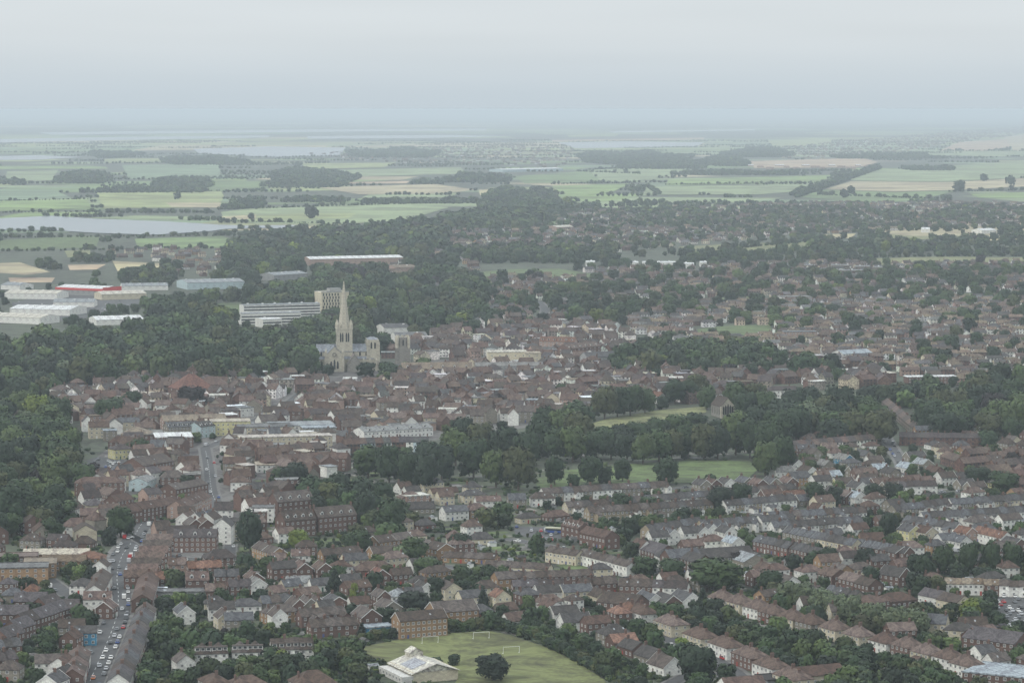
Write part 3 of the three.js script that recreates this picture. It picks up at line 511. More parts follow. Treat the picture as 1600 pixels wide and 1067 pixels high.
// right hand side of the estate
{
  row(1232, 822, 1288, 833, 5, { wall: 'f', roof: 's', desc: 'in the estate row with white edged gables', trim: 1 });
  row(1286, 832, 1341, 843, 4, { wall: 'c', roof: 's', E: 6, desc: 'in the cream estate row' });
  row(1343, 842, 1422, 855, 6, { wall: 'k', roof: 's', E: 5.5, desc: 'in the dark estate row', trim: 1 });
  row(1186, 836, 1240, 847, 5, { wall: 'k', roof: 's', desc: 'in the lower brick estate row' });
  row(1240, 846, 1292, 858, 5, { wall: 'k', roof: 's', desc: 'in the lower brick estate row' });
  house(1400, 852, 14, 11, -60, { wall: 'k', roof: 's', trim: 1, desc: 'with wide white edged gable ending the dark row' });
  house(1327, 861, 11, 8, 24, { wall: 'w', roof: 'p', desc: 'between two dark garden trees' });
  house(1372, 866, 11, 8, 24, { wall: 'k', roof: 's', desc: 'between two dark garden trees' });
  house(1400, 885, 14, 10, -50, { wall: 'k', roof: 's', R: 4, trim: 1, desc: 'standing alone under the dome trees' });
  row(1473, 903, 1537, 904, 4, { wall: 'w', roof: 't', E: 5.4, R: 2.2, desc: 'in the white estate row under the dome trees', chim: 0 });
  row(1538, 905, 1562, 905, 2, { wall: 'k', roof: 't', E: 5.4, R: 2.2, desc: 'in the white estate row under the dome trees', chim: 0 });
  row(1563, 906, 1625, 908, 4, { wall: 'w', roof: 'b', E: 5.4, R: 2.2, desc: 'in the white estate row under the dome trees', chim: 0 });
  row(1343, 931, 1372, 925, 1, { D: 14, E: 7.5, R: 3, type: 'hip', wall: 'k', roof: 'r', kind: 'apartment_block', nw: 5, desc: 'above the willow row' });
  row(1374, 927, 1424, 922, 1, { D: 11, E: 6.5, R: 3.4, type: 'hip', wall: 'k', roof: 'r', kind: 'apartment_block', nw: 6, desc: 'above the willow row', });
  row(1298, 914, 1345, 924, 4, { wall: 'f', roof: 's', desc: 'in the slate row above the willows' });
  house(1265, 882, 12, 10, 24, { type: 'hip', wall: 'w', roof: 'r', desc: 'in the hipped group above the willows' });
  house(1302, 888, 12, 10, -60, { wall: 'k', roof: 'm', desc: 'in the gabled group above the willows' });
  house(1335, 896, 13, 10, -60, { wall: 'k', roof: 'm', desc: 'in the gabled group above the willows' });
  house(1358, 903, 12, 9, -60, { wall: 'k', roof: 'b', desc: 'in the gabled group above the willows' });
  house(1212, 880, 12, 9, 24, { wall: 'w', roof: 'r', desc: 'beyond the domed green tree', type: 'hip' });
  house(1228, 898, 13, 9, -60, { wall: 'w', roof: 'b', desc: 'beyond the domed green tree' });
  house(1190, 890, 13, 9, 24, { wall: 'k', roof: 'r', desc: 'beyond the domed green tree' });
  house(1462, 921, 14, 9, -55, { wall: 'w', roof: 'p', E: 4, desc: 'below the white estate row' });
  house(1492, 928, 14, 10, -55, { wall: 'c', roof: 'b', E: 4, desc: 'below the white estate row' });
  house(1461, 959, 12, 9, -20, { wall: 'c', roof: 's', E: 6, R: 3.6, ch: [[-0.85, 1.6], [0.85, 1.6]], label: 'tall cream villa with slate roof and two big chimneys' });
  house(1502, 972, 14, 9, -20, { wall: 'c', roof: 's', E: 5.2, R: 3, type: 'hip', label: 'lower cream wing joined beside the tall villa with chimneys' });
  house(1560, 983, 26, 16, -40, { wall: 'k', roof: 'p', E: 5, R: 4, kind: 'hall', label: 'wide purple black roofed hall beside the cars', ch: [] });
  house(1535, 978, 14, 12, 40, { wall: 'k', roof: 'r', E: 4.5, R: 4, kind: 'hall', label: 'red brown roofed hall next to the purple roofed hall', ch: [] });
  house(1575, 1048, 30, 24, -30, { type: 'flat', E: 5, R: .1, wall: 'k', roof: 'n', kind: 'warehouse', label: 'pale flat roofed school block beyond the pyramid roofed line' });
  row(1236, 1043, 1312, 1036, 1, { D: 12, E: 4, R: 3, wall: 'c', roof: 'r', kind: 'hall', chim: 0, ch: [], label: 'long red brown roofed school hall with cream wall', desc: '' });
  house(1215, 1058, 14, 12, 20, { type: 'flat', E: 3.4, R: .1, wall: 'g', roof: 'd', kind: 'hall', label: 'dark flat roofed classroom beside the red brown school hall' });
  row(1128, 1058, 1190, 1054, 1, { D: 12, E: 4.6, R: 3.4, wall: 'w', roof: 'r', kind: 'hall', chim: 0, ch: [], label: 'red brown roofed hall below the huge dark tree', desc: '' });
  // white and red fronts at the upper right
  row(1418, 805, 1500, 817, 8, { wall: 'w', roof: 's', exts: 0.5, desc: 'in the white slate roofed terrace' });
  house(1447, 822, 12, 9, -60, { wall: 'c', roof: 'r', trim: 1, desc: 'below the white slate terrace' });
  house(1422, 820, 11, 9, -60, { wall: 'q', roof: 's', trim: 1, desc: 'below the white slate terrace' });
  house(1480, 833, 11, 9, 24, { wall: 'w', roof: 's', desc: 'below the white slate terrace', sky: 2 });
  house(1500, 836, 12, 9, -60, { wall: 'w', roof: 's', desc: 'below the white slate terrace', sky: 2 });
  row(1530, 822, 1575, 832, 4, { wall: 'w', roof: 'o', desc: 'in the orange roofed row' });
  house(1510, 823, 11, 8, -60, { wall: 'x', roof: 'o', trim: 1, desc: 'with pink gable next to the orange row' });
  house(1585, 840, 12, 9, -60, { wall: 'k', roof: 's', trim: 1, desc: 'with dark gable below the orange row' });
  house(1570, 845, 12, 9, 24, { wall: 'k', roof: 'b', desc: 'below the orange row' });
  row(1200, 800, 1350, 791, 12, { wall: 'cfw', roof: 'sssb', desc: 'in the long slate terrace by the cross road', exts: 0.6 });
  row(1394, 789, 1440, 784, 4, { wall: 'fc', roof: 's', desc: 'in the tan terrace by the cross road', exts: 0.5 });
  row(1440, 783, 1482, 778, 4, { wall: 'fw', roof: 'sp', desc: 'in the tan terrace by the cross road', exts: 0.7 });
  row(1484, 779, 1640, 769, 13, { wall: 'fcw', roof: 'ss', desc: 'in the tan terrace by the cross road', exts: 0.6 });
  row(1440, 800, 1620, 789, 15, { wall: 'w', roof: 's', exts: 0.9, E: 5.5, desc: 'in the bright white terrace by the cross road' });
  row(1205, 815, 1345, 806, 10, { wall: 'wf', roof: 's', exts: 0.7, desc: 'in the second slate terrace by the cross road' });
}
// terraces below the park lawn
{
  row(846, 763, 1042, 751, 13, { wall: 'wwyf', tan: 1, roof: 'bbsb', exts: 0.3, desc: 'in the terrace bordering the park lawn' });
  row(883, 784, 963, 779, 6, { wall: 'cyw', tan: 1, roof: 'bbs', exts: 0.35, desc: 'in the second terrace from the park lawn' });
  row(964, 778, 1043, 771, 6, { wall: 'ywf', tan: 1, roof: 'bs', exts: 0.35, desc: 'in the second terrace from the park lawn' });
  row(1044, 771, 1108, 766, 5, { wall: 'wy', tan: 1, roof: 's', exts: 0.35, desc: 'in the second terrace from the park lawn' });
  row(1110, 765, 1240, 755, 9, { wall: 'wyf', tan: 1, roof: 'sb', exts: 0.35, desc: 'in the second terrace from the park lawn' });
  row(917, 792, 1012, 786, 7, { wall: 'y', tan: 1, roof: 'b', exts: 0.4, desc: 'in the third terrace from the park lawn' });
  row(1015, 786, 1110, 779, 7, { wall: 'yf', tan: 1, roof: 'bs', exts: 0.4, desc: 'in the third terrace from the park lawn' });
  row(1130, 781, 1240, 772, 8, { wall: 'wy', tan: 1, roof: 's', exts: 0.5, desc: 'in the third terrace from the park lawn' });
  for (const [x, y, w] of [[1097, 749, 'f'], [1113, 748, 'k'], [1135, 747, 'w'], [1164, 745, 'f'], [1185, 748, 'k'], [1206, 746, 'f'], [1232, 745, 'k']]) house(x, y, 11, 8, -64, { wall: w, roof: w === 'k' ? 'r' : 's', trim: 1, desc: 'in the gabled line at the lawn edge' });
  row(1234, 689, 1365, 678, 12, { wall: 'wf', roof: 'pm', D: 9, R: 3.2, desc: 'in the tall chimneyed terrace against the wood', ch: [[0.95, 1.8]] });
  row(1406, 675, 1546, 677, 14, { wall: 'k', roof: 'p', E: 6, desc: 'in the long brick terrace with a line of dormers', dorm: 1, sides: [1] });
  row(1386, 621, 1436, 662, 9, { wall: 'f', roof: 'bm', desc: 'in the brown terrace running down between woods' });
  const cl = [[1240, 717, 'w'], [1262, 728, 'w'], [1222, 728, 'w'], [1320, 709, 'u'], [1351, 703, 'f'], [1366, 712, 'w'], [1374, 724, 'f'], [1392, 730, 'f'], [1430, 705, 'f'], [1443, 716, 'f'], [1418, 722, 'w'], [1462, 728, 'k'], [1300, 735, 'f'], [1283, 742, 'w'], [1318, 746, 'q'], [1340, 752, 'w'], [1354, 746, 'w'], [1376, 746, 'k'], [1392, 752, 'f'], [1405, 746, 'k'], [1425, 742, 'k'], [1442, 744, 'k'], [1478, 737, 'w'], [1494, 738, 'w'], [1508, 748, 'f'], [1525, 752, 'f'], [1205, 764, 'k'], [1222, 771, 'c'], [1240, 766, 'o'], [1258, 772, 'f'], [1305, 760, 'f'], [1322, 765, 'k'], [1338, 767, 'w'], [1555, 745, 'q'], [1290, 718, 'f'], [1340, 728, 'f'], [1270, 700, 'f']];
  for (const [x, y, w] of cl) { const wl = w === 'o' ? 'x' : w, rf = w === 'k' ? pick(['r', 'm']) : w === 'o' ? 'o' : pick(['s', 's', 'n', 'b']); house(x, y, rr(11, 14), 8.5, rnd() < 0.6 ? -64 : 26, { wall: wl, roof: rf, E: rnd() < 0.5 ? 3.4 : 5, R: 3.2, trim: rnd() < 0.6 ? 1 : 0, desc: 'in the garden suburb below the chimneyed terrace' }); }
  row(1404, 752, 1462, 750, 5, { wall: 'w', roof: 'p', desc: 'in the white row by the suburb gardens' });
  const rb = [[1510, 700, 1545, 698], [1545, 706, 1580, 703], [1500, 715, 1540, 712], [1550, 718, 1600, 714], [1530, 728, 1575, 724], [1570, 735, 1615, 731], [1480, 704, 1505, 712], [1560, 750, 1600, 745], [1590, 702, 1620, 700]];
  for (const q of rb) row(...q, 3, { wall: 'k', roof: 'rmb'.charAt(Math.floor(rnd() * 3)), E: 5.5, R: 3.4, D: 9, desc: 'in the dense red brown estate' });
}
// town edge: big brick blocks, eastern street
{
  const bd = { E: 9.6, R: 5, D: 12, wall: 'k', roof: 'b', kind: 'apartment_block', st: 3, dorm: 4, gd: 1, sides: [1, -1], ch: [[-0.97, 1.6], [0.97, 1.6]] };
  row(425, 769, 482, 764, 1, { ...bd, label: 'rear tall red brick block with gabled dormers above the yellow tree', nw: 7 });
  row(437, 798, 485, 794, 1, { ...bd, label: 'front red brick block with gabled dormers beside a dark gap', nw: 6 });
  row(489, 793, 549, 788, 1, { ...bd, label: 'longest red brick block with gabled dormers and parapet end', nw: 8 });
  house(648, 773, 15, 12, 24, { type: 'flat', E: 7, R: .1, wall: 'x', roof: 'e', kind: 'town_building', label: 'peach coloured villa with flat terrace roof among trees', nw: 4 });
  house(640, 768, 13, 9, 24, { E: 6, wall: 'x', roof: 'm', type: 'hip', kind: 'town_building', label: 'peach villa wing with hipped tile roof among trees' });
  row(536, 686, 570, 684, 3, { E: 8.5, R: 3.2, wall: 'kkl', seq: 1, roof: 'r', desc: 'in the tall mixed colour terrace beyond the wood', ch: [[0.96, 2]] });
  row(571, 684, 622, 682, 4, { E: 8.5, R: 3.2, wall: 'lkwk', seq: 1, roof: 'sr', desc: 'in the tall mixed colour terrace beyond the wood', ch: [[0.96, 2]] });
  row(623, 682, 669, 682, 4, { E: 8.5, R: 3.2, wall: 'kwlw', seq: 1, roof: 's', desc: 'in the tall mixed colour terrace beyond the wood', ch: [[0.96, 2]] });
  // terrace beside the main road
  row(180, 1062, 228, 941, 16, { E: 5.4, R: 3.1, D: 9, wall: 'kwf', roof: 'sspb', desc: 'in the slate terrace along the main road' });
  row(221, 930, 232, 893, 5, { E: 5.4, D: 10, wall: 'k', roof: 'rr', desc: 'in the red terrace along the main road' });
  for (let i = 0; i < 7; i++) house(217 + i * 5.6, 890 - i * 9.3, 15, 6.5, 6, { wall: 'k', roof: 'mrb'[i % 3], E: 6, R: 3, trim: 1, desc: 'in the stepped gables by the main road', ch: [] });
  row(262, 893, 232, 893, 2, { wall: 'k', roof: 'o', E: 5, D: 9, desc: 'in the orange roofed group off the main road' });
  row(272, 827, 339, 827, 1, { E: 8, R: 3.6, D: 11, wall: 'k', roof: 'p', kind: 'apartment_block', nw: 8, dorm: 3, gd: 1, ch: [], label: 'red brick apartment block with white dormer gables by a car court' });
  house(349, 808, 13, 10, 86, { E: 10, R: 4, wall: 'w', roof: 's', kind: 'apartment_block', label: 'tall white gabled block by the dark poplar', ends: [-1], ch: [] });
  house(366, 808, 12, 11, 0, { E: 10.5, R: 2, type: 'hip', wall: 'c', roof: 's', kind: 'apartment_block', label: 'tall cream block joined to the white gabled block', ch: [] });
  row(318, 858, 368, 856, 1, { E: 5, R: 4, D: 11, wall: 'k', roof: 'p', kind: 'hall', type: 'hip', label: 'brick hall with black purple roof below the car court', ch: [] });
  row(262, 872, 290, 871, 2, { wall: 'x', roof: 'm', E: 5.5, desc: 'in the pink row off the main road' });
  row(292, 877, 345, 875, 4, { wall: 'k', roof: 'o', E: 4.5, desc: 'in the orange roofed row off the main road' });
  row(289, 893, 325, 892, 1, { E: 6, R: 3.5, D: 9, wall: 'k', roof: 'r', dorm: 2, gd: 1, sides: [1], label: 'brown roofed house with two black and white gables', kind: 'detached_house' });
  row(334, 890, 372, 889, 2, { E: 5.5, wall: 'k', roof: 's', desc: 'with blue slate beside the two gabled house', kind: 'semi_detached_house' });
  row(355, 906, 390, 904, 2, { E: 5, wall: 'k', roof: 'p', desc: 'below the blue slate pair', kind: 'semi_detached_house' });
  row(320, 912, 352, 911, 2, { E: 4, wall: 'k', roof: 'm', desc: 'below the two gabled house', kind: 'semi_detached_house' });
  house(396, 893, 11, 8, -70, { wall: 'k', roof: 'm', trim: 1, desc: 'with red gable under the dark poplar' });
  house(400, 902, 11, 8, -70, { wall: 'w', roof: 'n', trim: 1, desc: 'with white gable under the dark poplar' });
  house(285, 923, 34, 10, 3, { type: 'flat', E: 3, R: .1, wall: 'g', roof: 'g', kind: 'hall', label: 'long low grey flat roofed garage court' });
  house(245, 921, 9, 8, 3, { type: 'flat', E: 3, R: .1, wall: 'w', roof: 'w', kind: 'hall', label: 'small white flat roofed workshop behind the red terrace' });
  house(287, 945, 12, 8, -72, { wall: 'w', roof: 's', desc: 'in the white group above the garden wood', trim: 1 });
  house(345, 940, 12, 8, 10, { wall: 'w', roof: 's', desc: 'in the white group above the garden wood', trim: 1 });
  house(350, 953, 11, 8, -72, { wall: 'c', roof: 'b', desc: 'in the white group above the garden wood', trim: 1 });
  house(383, 935, 14, 9, 10, { wall: 'w', roof: 's', type: 'hip', desc: 'in the white group above the garden wood' });
  house(372, 957, 13, 8, 10, { wall: 'f', roof: 's', desc: 'in the white group above the garden wood' });
  // west of the main road
  house(36, 884, 24, 16, 8, { type: 'flat', E: 8, R: .1, wall: 'y', roof: 'g', kind: 'town_building', label: 'brown brick flat roofed hall with grey roof light', nw: 6 });
  house(62, 877, 16, 20, 8, { type: 'flat', E: 7, R: .1, wall: 'y', roof: 't', kind: 'town_building', label: 'tan brick flat roofed wing of the brown hall' });
  house(18, 868, 26, 14, 8, { type: 'flat', E: 5.5, R: .1, wall: 'k', roof: 'm', kind: 'town_building', label: 'flat reddish roofed wing behind the brown hall' });
  house(88, 857, 34, 13, 2, { E: 5, R: 2, wall: 'y', roof: 'e', kind: 'warehouse', label: 'long pale cream roofed shed near the main road' });
  house(100, 867, 22, 12, 2, { E: 5, R: 2.4, wall: 'y', roof: 't', kind: 'warehouse', label: 'tan roofed shed in front of the cream roofed shed' });
  house(141, 861, 15, 12, 2, { E: 5, R: 3, type: 'hip', wall: 'y', roof: 'o', kind: 'hall', label: 'orange roofed hall joined to the tan shed' });
  house(157, 874, 10, 8, 86, { E: 5, wall: 'w', roof: 'b', desc: 'with white gable by the main road' });
  house(50, 912, 9, 8, 0, { type: 'hip', E: 3.4, R: 3.2, wall: 'y', roof: 'o', desc: 'with small orange pyramid roof' });
  house(20, 918, 11, 9, 0, { type: 'hip', E: 4, wall: 'f', roof: 's', desc: 'with slate hip near the orange pyramid' });
  house(129, 903, 12, 11, 0, { E: 4.4, wall: 'w', roof: 's', desc: 'with slate roof beside the market road', type: 'hip' });
  row(146, 915, 160, 888, 4, { E: 5.5, D: 9, wall: 'w', roof: 'b', desc: 'in the low row facing the main road' });
  house(152, 924, 13, 10, 4, { E: 6.5, R: 3, wall: 'w', roof: 'r', kind: 'town_building', label: 'black and white pub on the road fork', dorm: 2, gd: 1, sides: [1] });
  house(166, 938, 9, 8, 80, { E: 5, R: 3, wall: 'k', roof: 'r', kind: 'town_building', label: 'small brick shop beside the black and white pub', trim: 1 });
  for (const [x, y, a] of [[48, 925, 2], [72, 930, 70], [85, 940, 70], [98, 936, 2], [62, 948, 70], [40, 955, 70], [18, 945, 2], [28, 965, 70], [10, 978, 70]]) house(x, y, 15, 9, a, { E: 6, R: 3.6, wall: 'k', roof: 'p', sky: 2, desc: 'in the dark brown courtyard estate', kind: 'terraced_house', ch: [] });
  row(107, 978, 150, 977, 1, { E: 5.6, R: 2.6, D: 9, wall: 'u', roof: 's', kind: 'town_building', label: 'bright blue painted building beside the main road', nw: 4, ch: [] });
  house(110, 985, 10, 8, 80, { E: 5, wall: 'k', roof: 'r', desc: 'against the bright blue building' });
  row(112, 1046, 124, 1008, 5, { E: 5.4, D: 9, wall: 'wk', roof: 'rb', desc: 'in the mixed row facing the slate terrace' });
  house(97, 1025, 12, 9, 80, { E: 5.5, wall: 'w', roof: 'r', desc: 'with white gable behind the mixed row' });
  house(78, 1022, 13, 9, 10, { E: 5, wall: 'w', roof: 'b', desc: 'with brown roof behind the mixed row' });
  house(95, 1042, 13, 9, 75, { E: 5.5, wall: 'w', roof: 's', desc: 'with slate gable behind the mixed row', trim: 1 });
  house(82, 1052, 12, 9, 75, { E: 5.5, wall: 'w', roof: 's', desc: 'with slate gable behind the mixed row', trim: 1 });
  row(-10, 1000, 28, 996, 3, { wall: 'k', roof: 's', desc: 'in the slate row by the garden trees' });
  row(-10, 1020, 20, 1016, 2, { wall: 'k', roof: 'p', desc: 'in the slate row by the garden trees' });
  // along the far part of the street
  row(186, 790, 272, 775, 7, { E: 7, R: 3.6, D: 11, wall: 'k', roof: 'r', desc: 'in the brown roofed street bend' });
  row(274, 783, 316, 766, 8, { E: 7, R: 3.4, D: 11, wall: 'x', roof: 'r', desc: 'with pink front in the street bend' });
  row(262, 757, 312, 748, 3, { E: 6, D: 12, wall: 'k', roof: 'b', desc: 'behind the pink street bend' });
  for (let i = 0; i < 5; i++) house(292 + i * 9, 800 + (i % 2) * 9, 13, 9, i % 2 ? -70 : 75, { wall: i % 2 ? 'k' : 'w', roof: 'mbs'[i % 3], E: 6, R: 3.4, trim: 1, desc: 'in the gabled corner by the junction' });
  house(222, 744, 19, 12, 80, { E: 6, R: 2.2, wall: 'l', roof: 'n', kind: 'warehouse', label: 'pale grey metal warehouse beside the car park' });
  house(155, 745, 30, 11, 4, { E: 7.5, R: 3.2, wall: 'k', roof: 'r', type: 'hip', kind: 'apartment_block', label: 'brown roofed brick block bordering the car park', nw: 9 });
  house(172, 762, 18, 11, -60, { E: 7, R: 3.4, wall: 'k', roof: 'm', kind: 'apartment_block', label: 'pinkish roofed wing of the brick block bordering the car park' });
  house(185, 772, 16, 10, 60, { E: 7, R: 3.4, wall: 'k', roof: 'r', kind: 'apartment_block', label: 'lower wing of the brick block bordering the car park' });
  row(208, 730, 266, 728, 1, { E: 5, R: 2, D: 14, wall: 'k', roof: 'r', kind: 'hall', label: 'long red roofed market hall behind the warehouse', ch: [] });
  row(206, 716, 254, 708, 1, { E: 6, R: 4.5, D: 18, wall: 'k', roof: 'b', kind: 'hall', label: 'big brown roofed hall above the red market hall', ch: [] });
  row(173, 695, 203, 693, 1, { E: 6.5, R: 3, D: 11, wall: 'q', roof: 'p', kind: 'town_building', type: 'hip', label: 'pale yellow villa with dark hip roof among trees', nw: 5 });
  house(213, 667, 20, 18, 0, { E: 7, R: 4.2, type: 'hip', wall: 'y', roof: 't', kind: 'hall', label: 'tan pyramid roofed theatre hall', ch: [] });
  house(270, 680, 26, 30, 10, { type: 'flat', E: 7, R: .1, wall: 'k', roof: 'w', kind: 'town_building', label: 'brick store with bright white flat roof' });
  house(238, 676, 14, 30, 10, { type: 'flat', E: 6.5, R: .1, wall: 'k', roof: 'n', kind: 'town_building', label: 'brick store wing with pale grey flat roof' });
  row(252, 649, 350, 646, 1, { E: 7, R: 3.4, D: 18, wall: 'x', roof: 't', kind: 'hall', label: 'very long tan roofed hall above the town stores', ch: [] });
  row(258, 660, 302, 658, 1, { E: 8, R: 3, D: 12, wall: 'f', roof: 's', kind: 'town_building', dorm: 6, label: 'slate roofed block with a row of dormers', nw: 8 });
  row(303, 660, 326, 657, 1, { E: 8, R: 3, D: 12, wall: 'l', roof: 's', kind: 'town_building', dorm: 3, gd: 1, label: 'pale blue block with gabled dormers', nw: 4 });
  house(355, 657, 32, 20, 8, { type: 'flat', E: 10, R: .1, wall: 'q', roof: 'e', kind: 'town_building', label: 'large cream rendered corner block', nw: 9, st: 3 });
  house(445, 681, 64, 16, 12, { type: 'flat', E: 9, R: .1, wall: 'c', roof: 'w', kind: 'town_building', label: 'long store with white curved parapet roof', nw: 16, st: 3 });
  house(470, 662, 46, 28, 12, { type: 'flat', E: 8, R: .1, wall: 'w', roof: 'n', kind: 'town_building', label: 'wide store with grey flat roof behind the white parapet store' });
  house(412, 665, 40, 24, 12, { type: 'flat', E: 8, R: .1, wall: 'c', roof: 'g', kind: 'town_building', label: 'wide store with darker flat roof behind the cream block' });
  house(433, 724, 28, 18, 10, { type: 'flat', E: 5, R: .1, wall: 'w', roof: 'e', kind: 'town_building', label: 'cream canopied low store beside dark trees' });
  house(497, 667, 24, 16, 12, { type: 'flat', E: 8, R: .1, wall: 'f', roof: 'n', kind: 'town_building', label: 'grey roofed store at the end of the wide store' });
  row(398, 699, 500, 690, 6, { E: 7, R: 3.6, D: 11, wall: 'ck', roof: 'rb', desc: 'in the brown street below the white parapet store' });
  row(410, 712, 520, 705, 6, { E: 6.5, R: 3.6, D: 11, wall: 'k', roof: 'rm', desc: 'in the red brown street near dark trees' });
  row(560, 668, 668, 661, 1, { E: 6, R: 2.5, D: 16, wall: 'w', roof: 'n', kind: 'hall', label: 'long pale hall with white gables behind the wood', dorm: 5, gd: 1, ch: [] });
  house(298, 584, 30, 26, 30, { type: 'hip', E: 9, R: 11, wall: 'k', roof: 'k', kind: 'hall', label: 'hall with huge salmon red pyramid roof', ch: [] });
  house(330, 588, 26, 20, 10, { type: 'hip', E: 8, R: 6, wall: 'k', roof: 'r', kind: 'hall', label: 'red roofed hall beside the salmon pyramid roof', ch: [] });
  house(342, 617, 15, 11, 10, { type: 'flat', E: 9, R: .1, wall: 'w', roof: 'e', kind: 'town_building', label: 'white square house beside the copper beech', nw: 4, st: 3 });
  house(682, 566, 62, 22, 4, { E: 7, R: 5, wall: 'k', roof: 't', kind: 'hall', label: 'long orange brown roofed market building near the cathedral', ch: [], dorm: 6, gd: 1 });
  house(792, 549, 36, 22, 4, { type: 'flat', E: 13, R: .1, wall: 'c', roof: 'e', kind: 'town_building', label: 'tall cream block with stepped flat roofs', nw: 5, st: 3 });
  house(832, 551, 14, 18, 4, { type: 'flat', E: 14, R: .1, wall: 'c', roof: 'e', kind: 'town_building', label: 'narrow cream stair tower next to the stepped block', nw: 2, st: 4 });
  house(795, 566, 60, 20, 4, { E: 8, R: 2.5, wall: 'g', roof: 'n', kind: 'hall', label: 'long grey blue metal roof below the cream block', ch: [] });
  row(845, 526, 900, 527, 1, { E: 11, R: 4, D: 14, wall: 'x', roof: 'o', kind: 'apartment_block', dorm: 6, st: 4, nw: 9, label: 'terracotta roofed apartment block with dormers', ch: [] });
  row(880, 538, 930, 533, 1, { E: 11, R: 4, D: 14, wall: 'k', roof: 'm', kind: 'apartment_block', dorm: 6, st: 4, nw: 8, label: 'brown roofed apartment block next to the terracotta one', ch: [] });
  row(912, 550, 962, 548, 1, { E: 9, R: 4, D: 16, wall: 'g', roof: 's', kind: 'town_building', label: 'slate grey civic block under the trees', ch: [] });
  house(1042, 545, 58, 12, 6, { type: 'flat', E: 8, R: .1, wall: 'w', roof: 'w', kind: 'town_building', label: 'long white banded office block among trees', nw: 26, st: 2, ww: 1.6 });
  house(882, 577, 16, 10, 4, { type: 'flat', E: 7, R: .1, wall: 'w', roof: 'w', kind: 'town_building', label: 'plain bright white block in the old town' });
  house(985, 602, 24, 11, 10, { type: 'flat', E: 8, R: .1, wall: 'w', roof: 'g', kind: 'town_building', label: 'white fronted terrace with balconies facing the park', nw: 9, st: 3 });
  house(1225, 603, 30, 12, 8, { type: 'hip', E: 9, R: 3, wall: 'w', roof: 'p', kind: 'town_building', label: 'white mansion with brown hip roof in the wood', nw: 8, st: 3 });
  house(1030, 612, 14, 10, -60, { E: 6, R: 3, wall: 'w', roof: 'o', label: 'white house with orange roof at the park corner' });
  house(1250, 518, 34, 14, 4, { type: 'flat', E: 9, R: .1, wall: 'x', roof: 'g', kind: 'town_building', label: 'orange brick flat roofed school block', nw: 10, st: 3 });
  house(1242, 463, 38, 26, 6, { type: 'flat', E: 8, R: .1, wall: 'w', roof: 'n', kind: 'town_building', label: 'white flat roofed block in the far suburb' });
  house(1455, 588, 44, 14, 8, { type: 'flat', E: 6, R: .1, wall: 'k', roof: 'w', kind: 'town_building', label: 'long dark fronted hall with white roof edge' });
  house(1332, 546, 34, 18, 30, { E: 7, R: 3, wall: 'w', roof: 'n', kind: 'hall', label: 'pale blue grey roofed hall in the suburb', ch: [] });
}
// the 322 nearest terraced houses stand singly, the far ends of the terraces as one mass
{
  TERRACES.forEach((s) => { const [x, y] = toSheet(s.x, s.z); s.d = Math.hypot(s.x, s.z) + (x < -20 || x > 1625 || y > 1085 ? 9000 : 0); });
  TERRACES.sort((a, b) => a.d - b.d);
  TERRACES.slice(0, 322).forEach(houseThing);
  const mb = new MB(); TERRACES.slice(322).forEach((s) => { if (s.d < 9000) houseBulk(s, mb); });
  tag(mesh('further_terraced_houses', mb.geo(), M.town), 'further terraces around the park and the woods', 'houses', null, 'stuff');
}
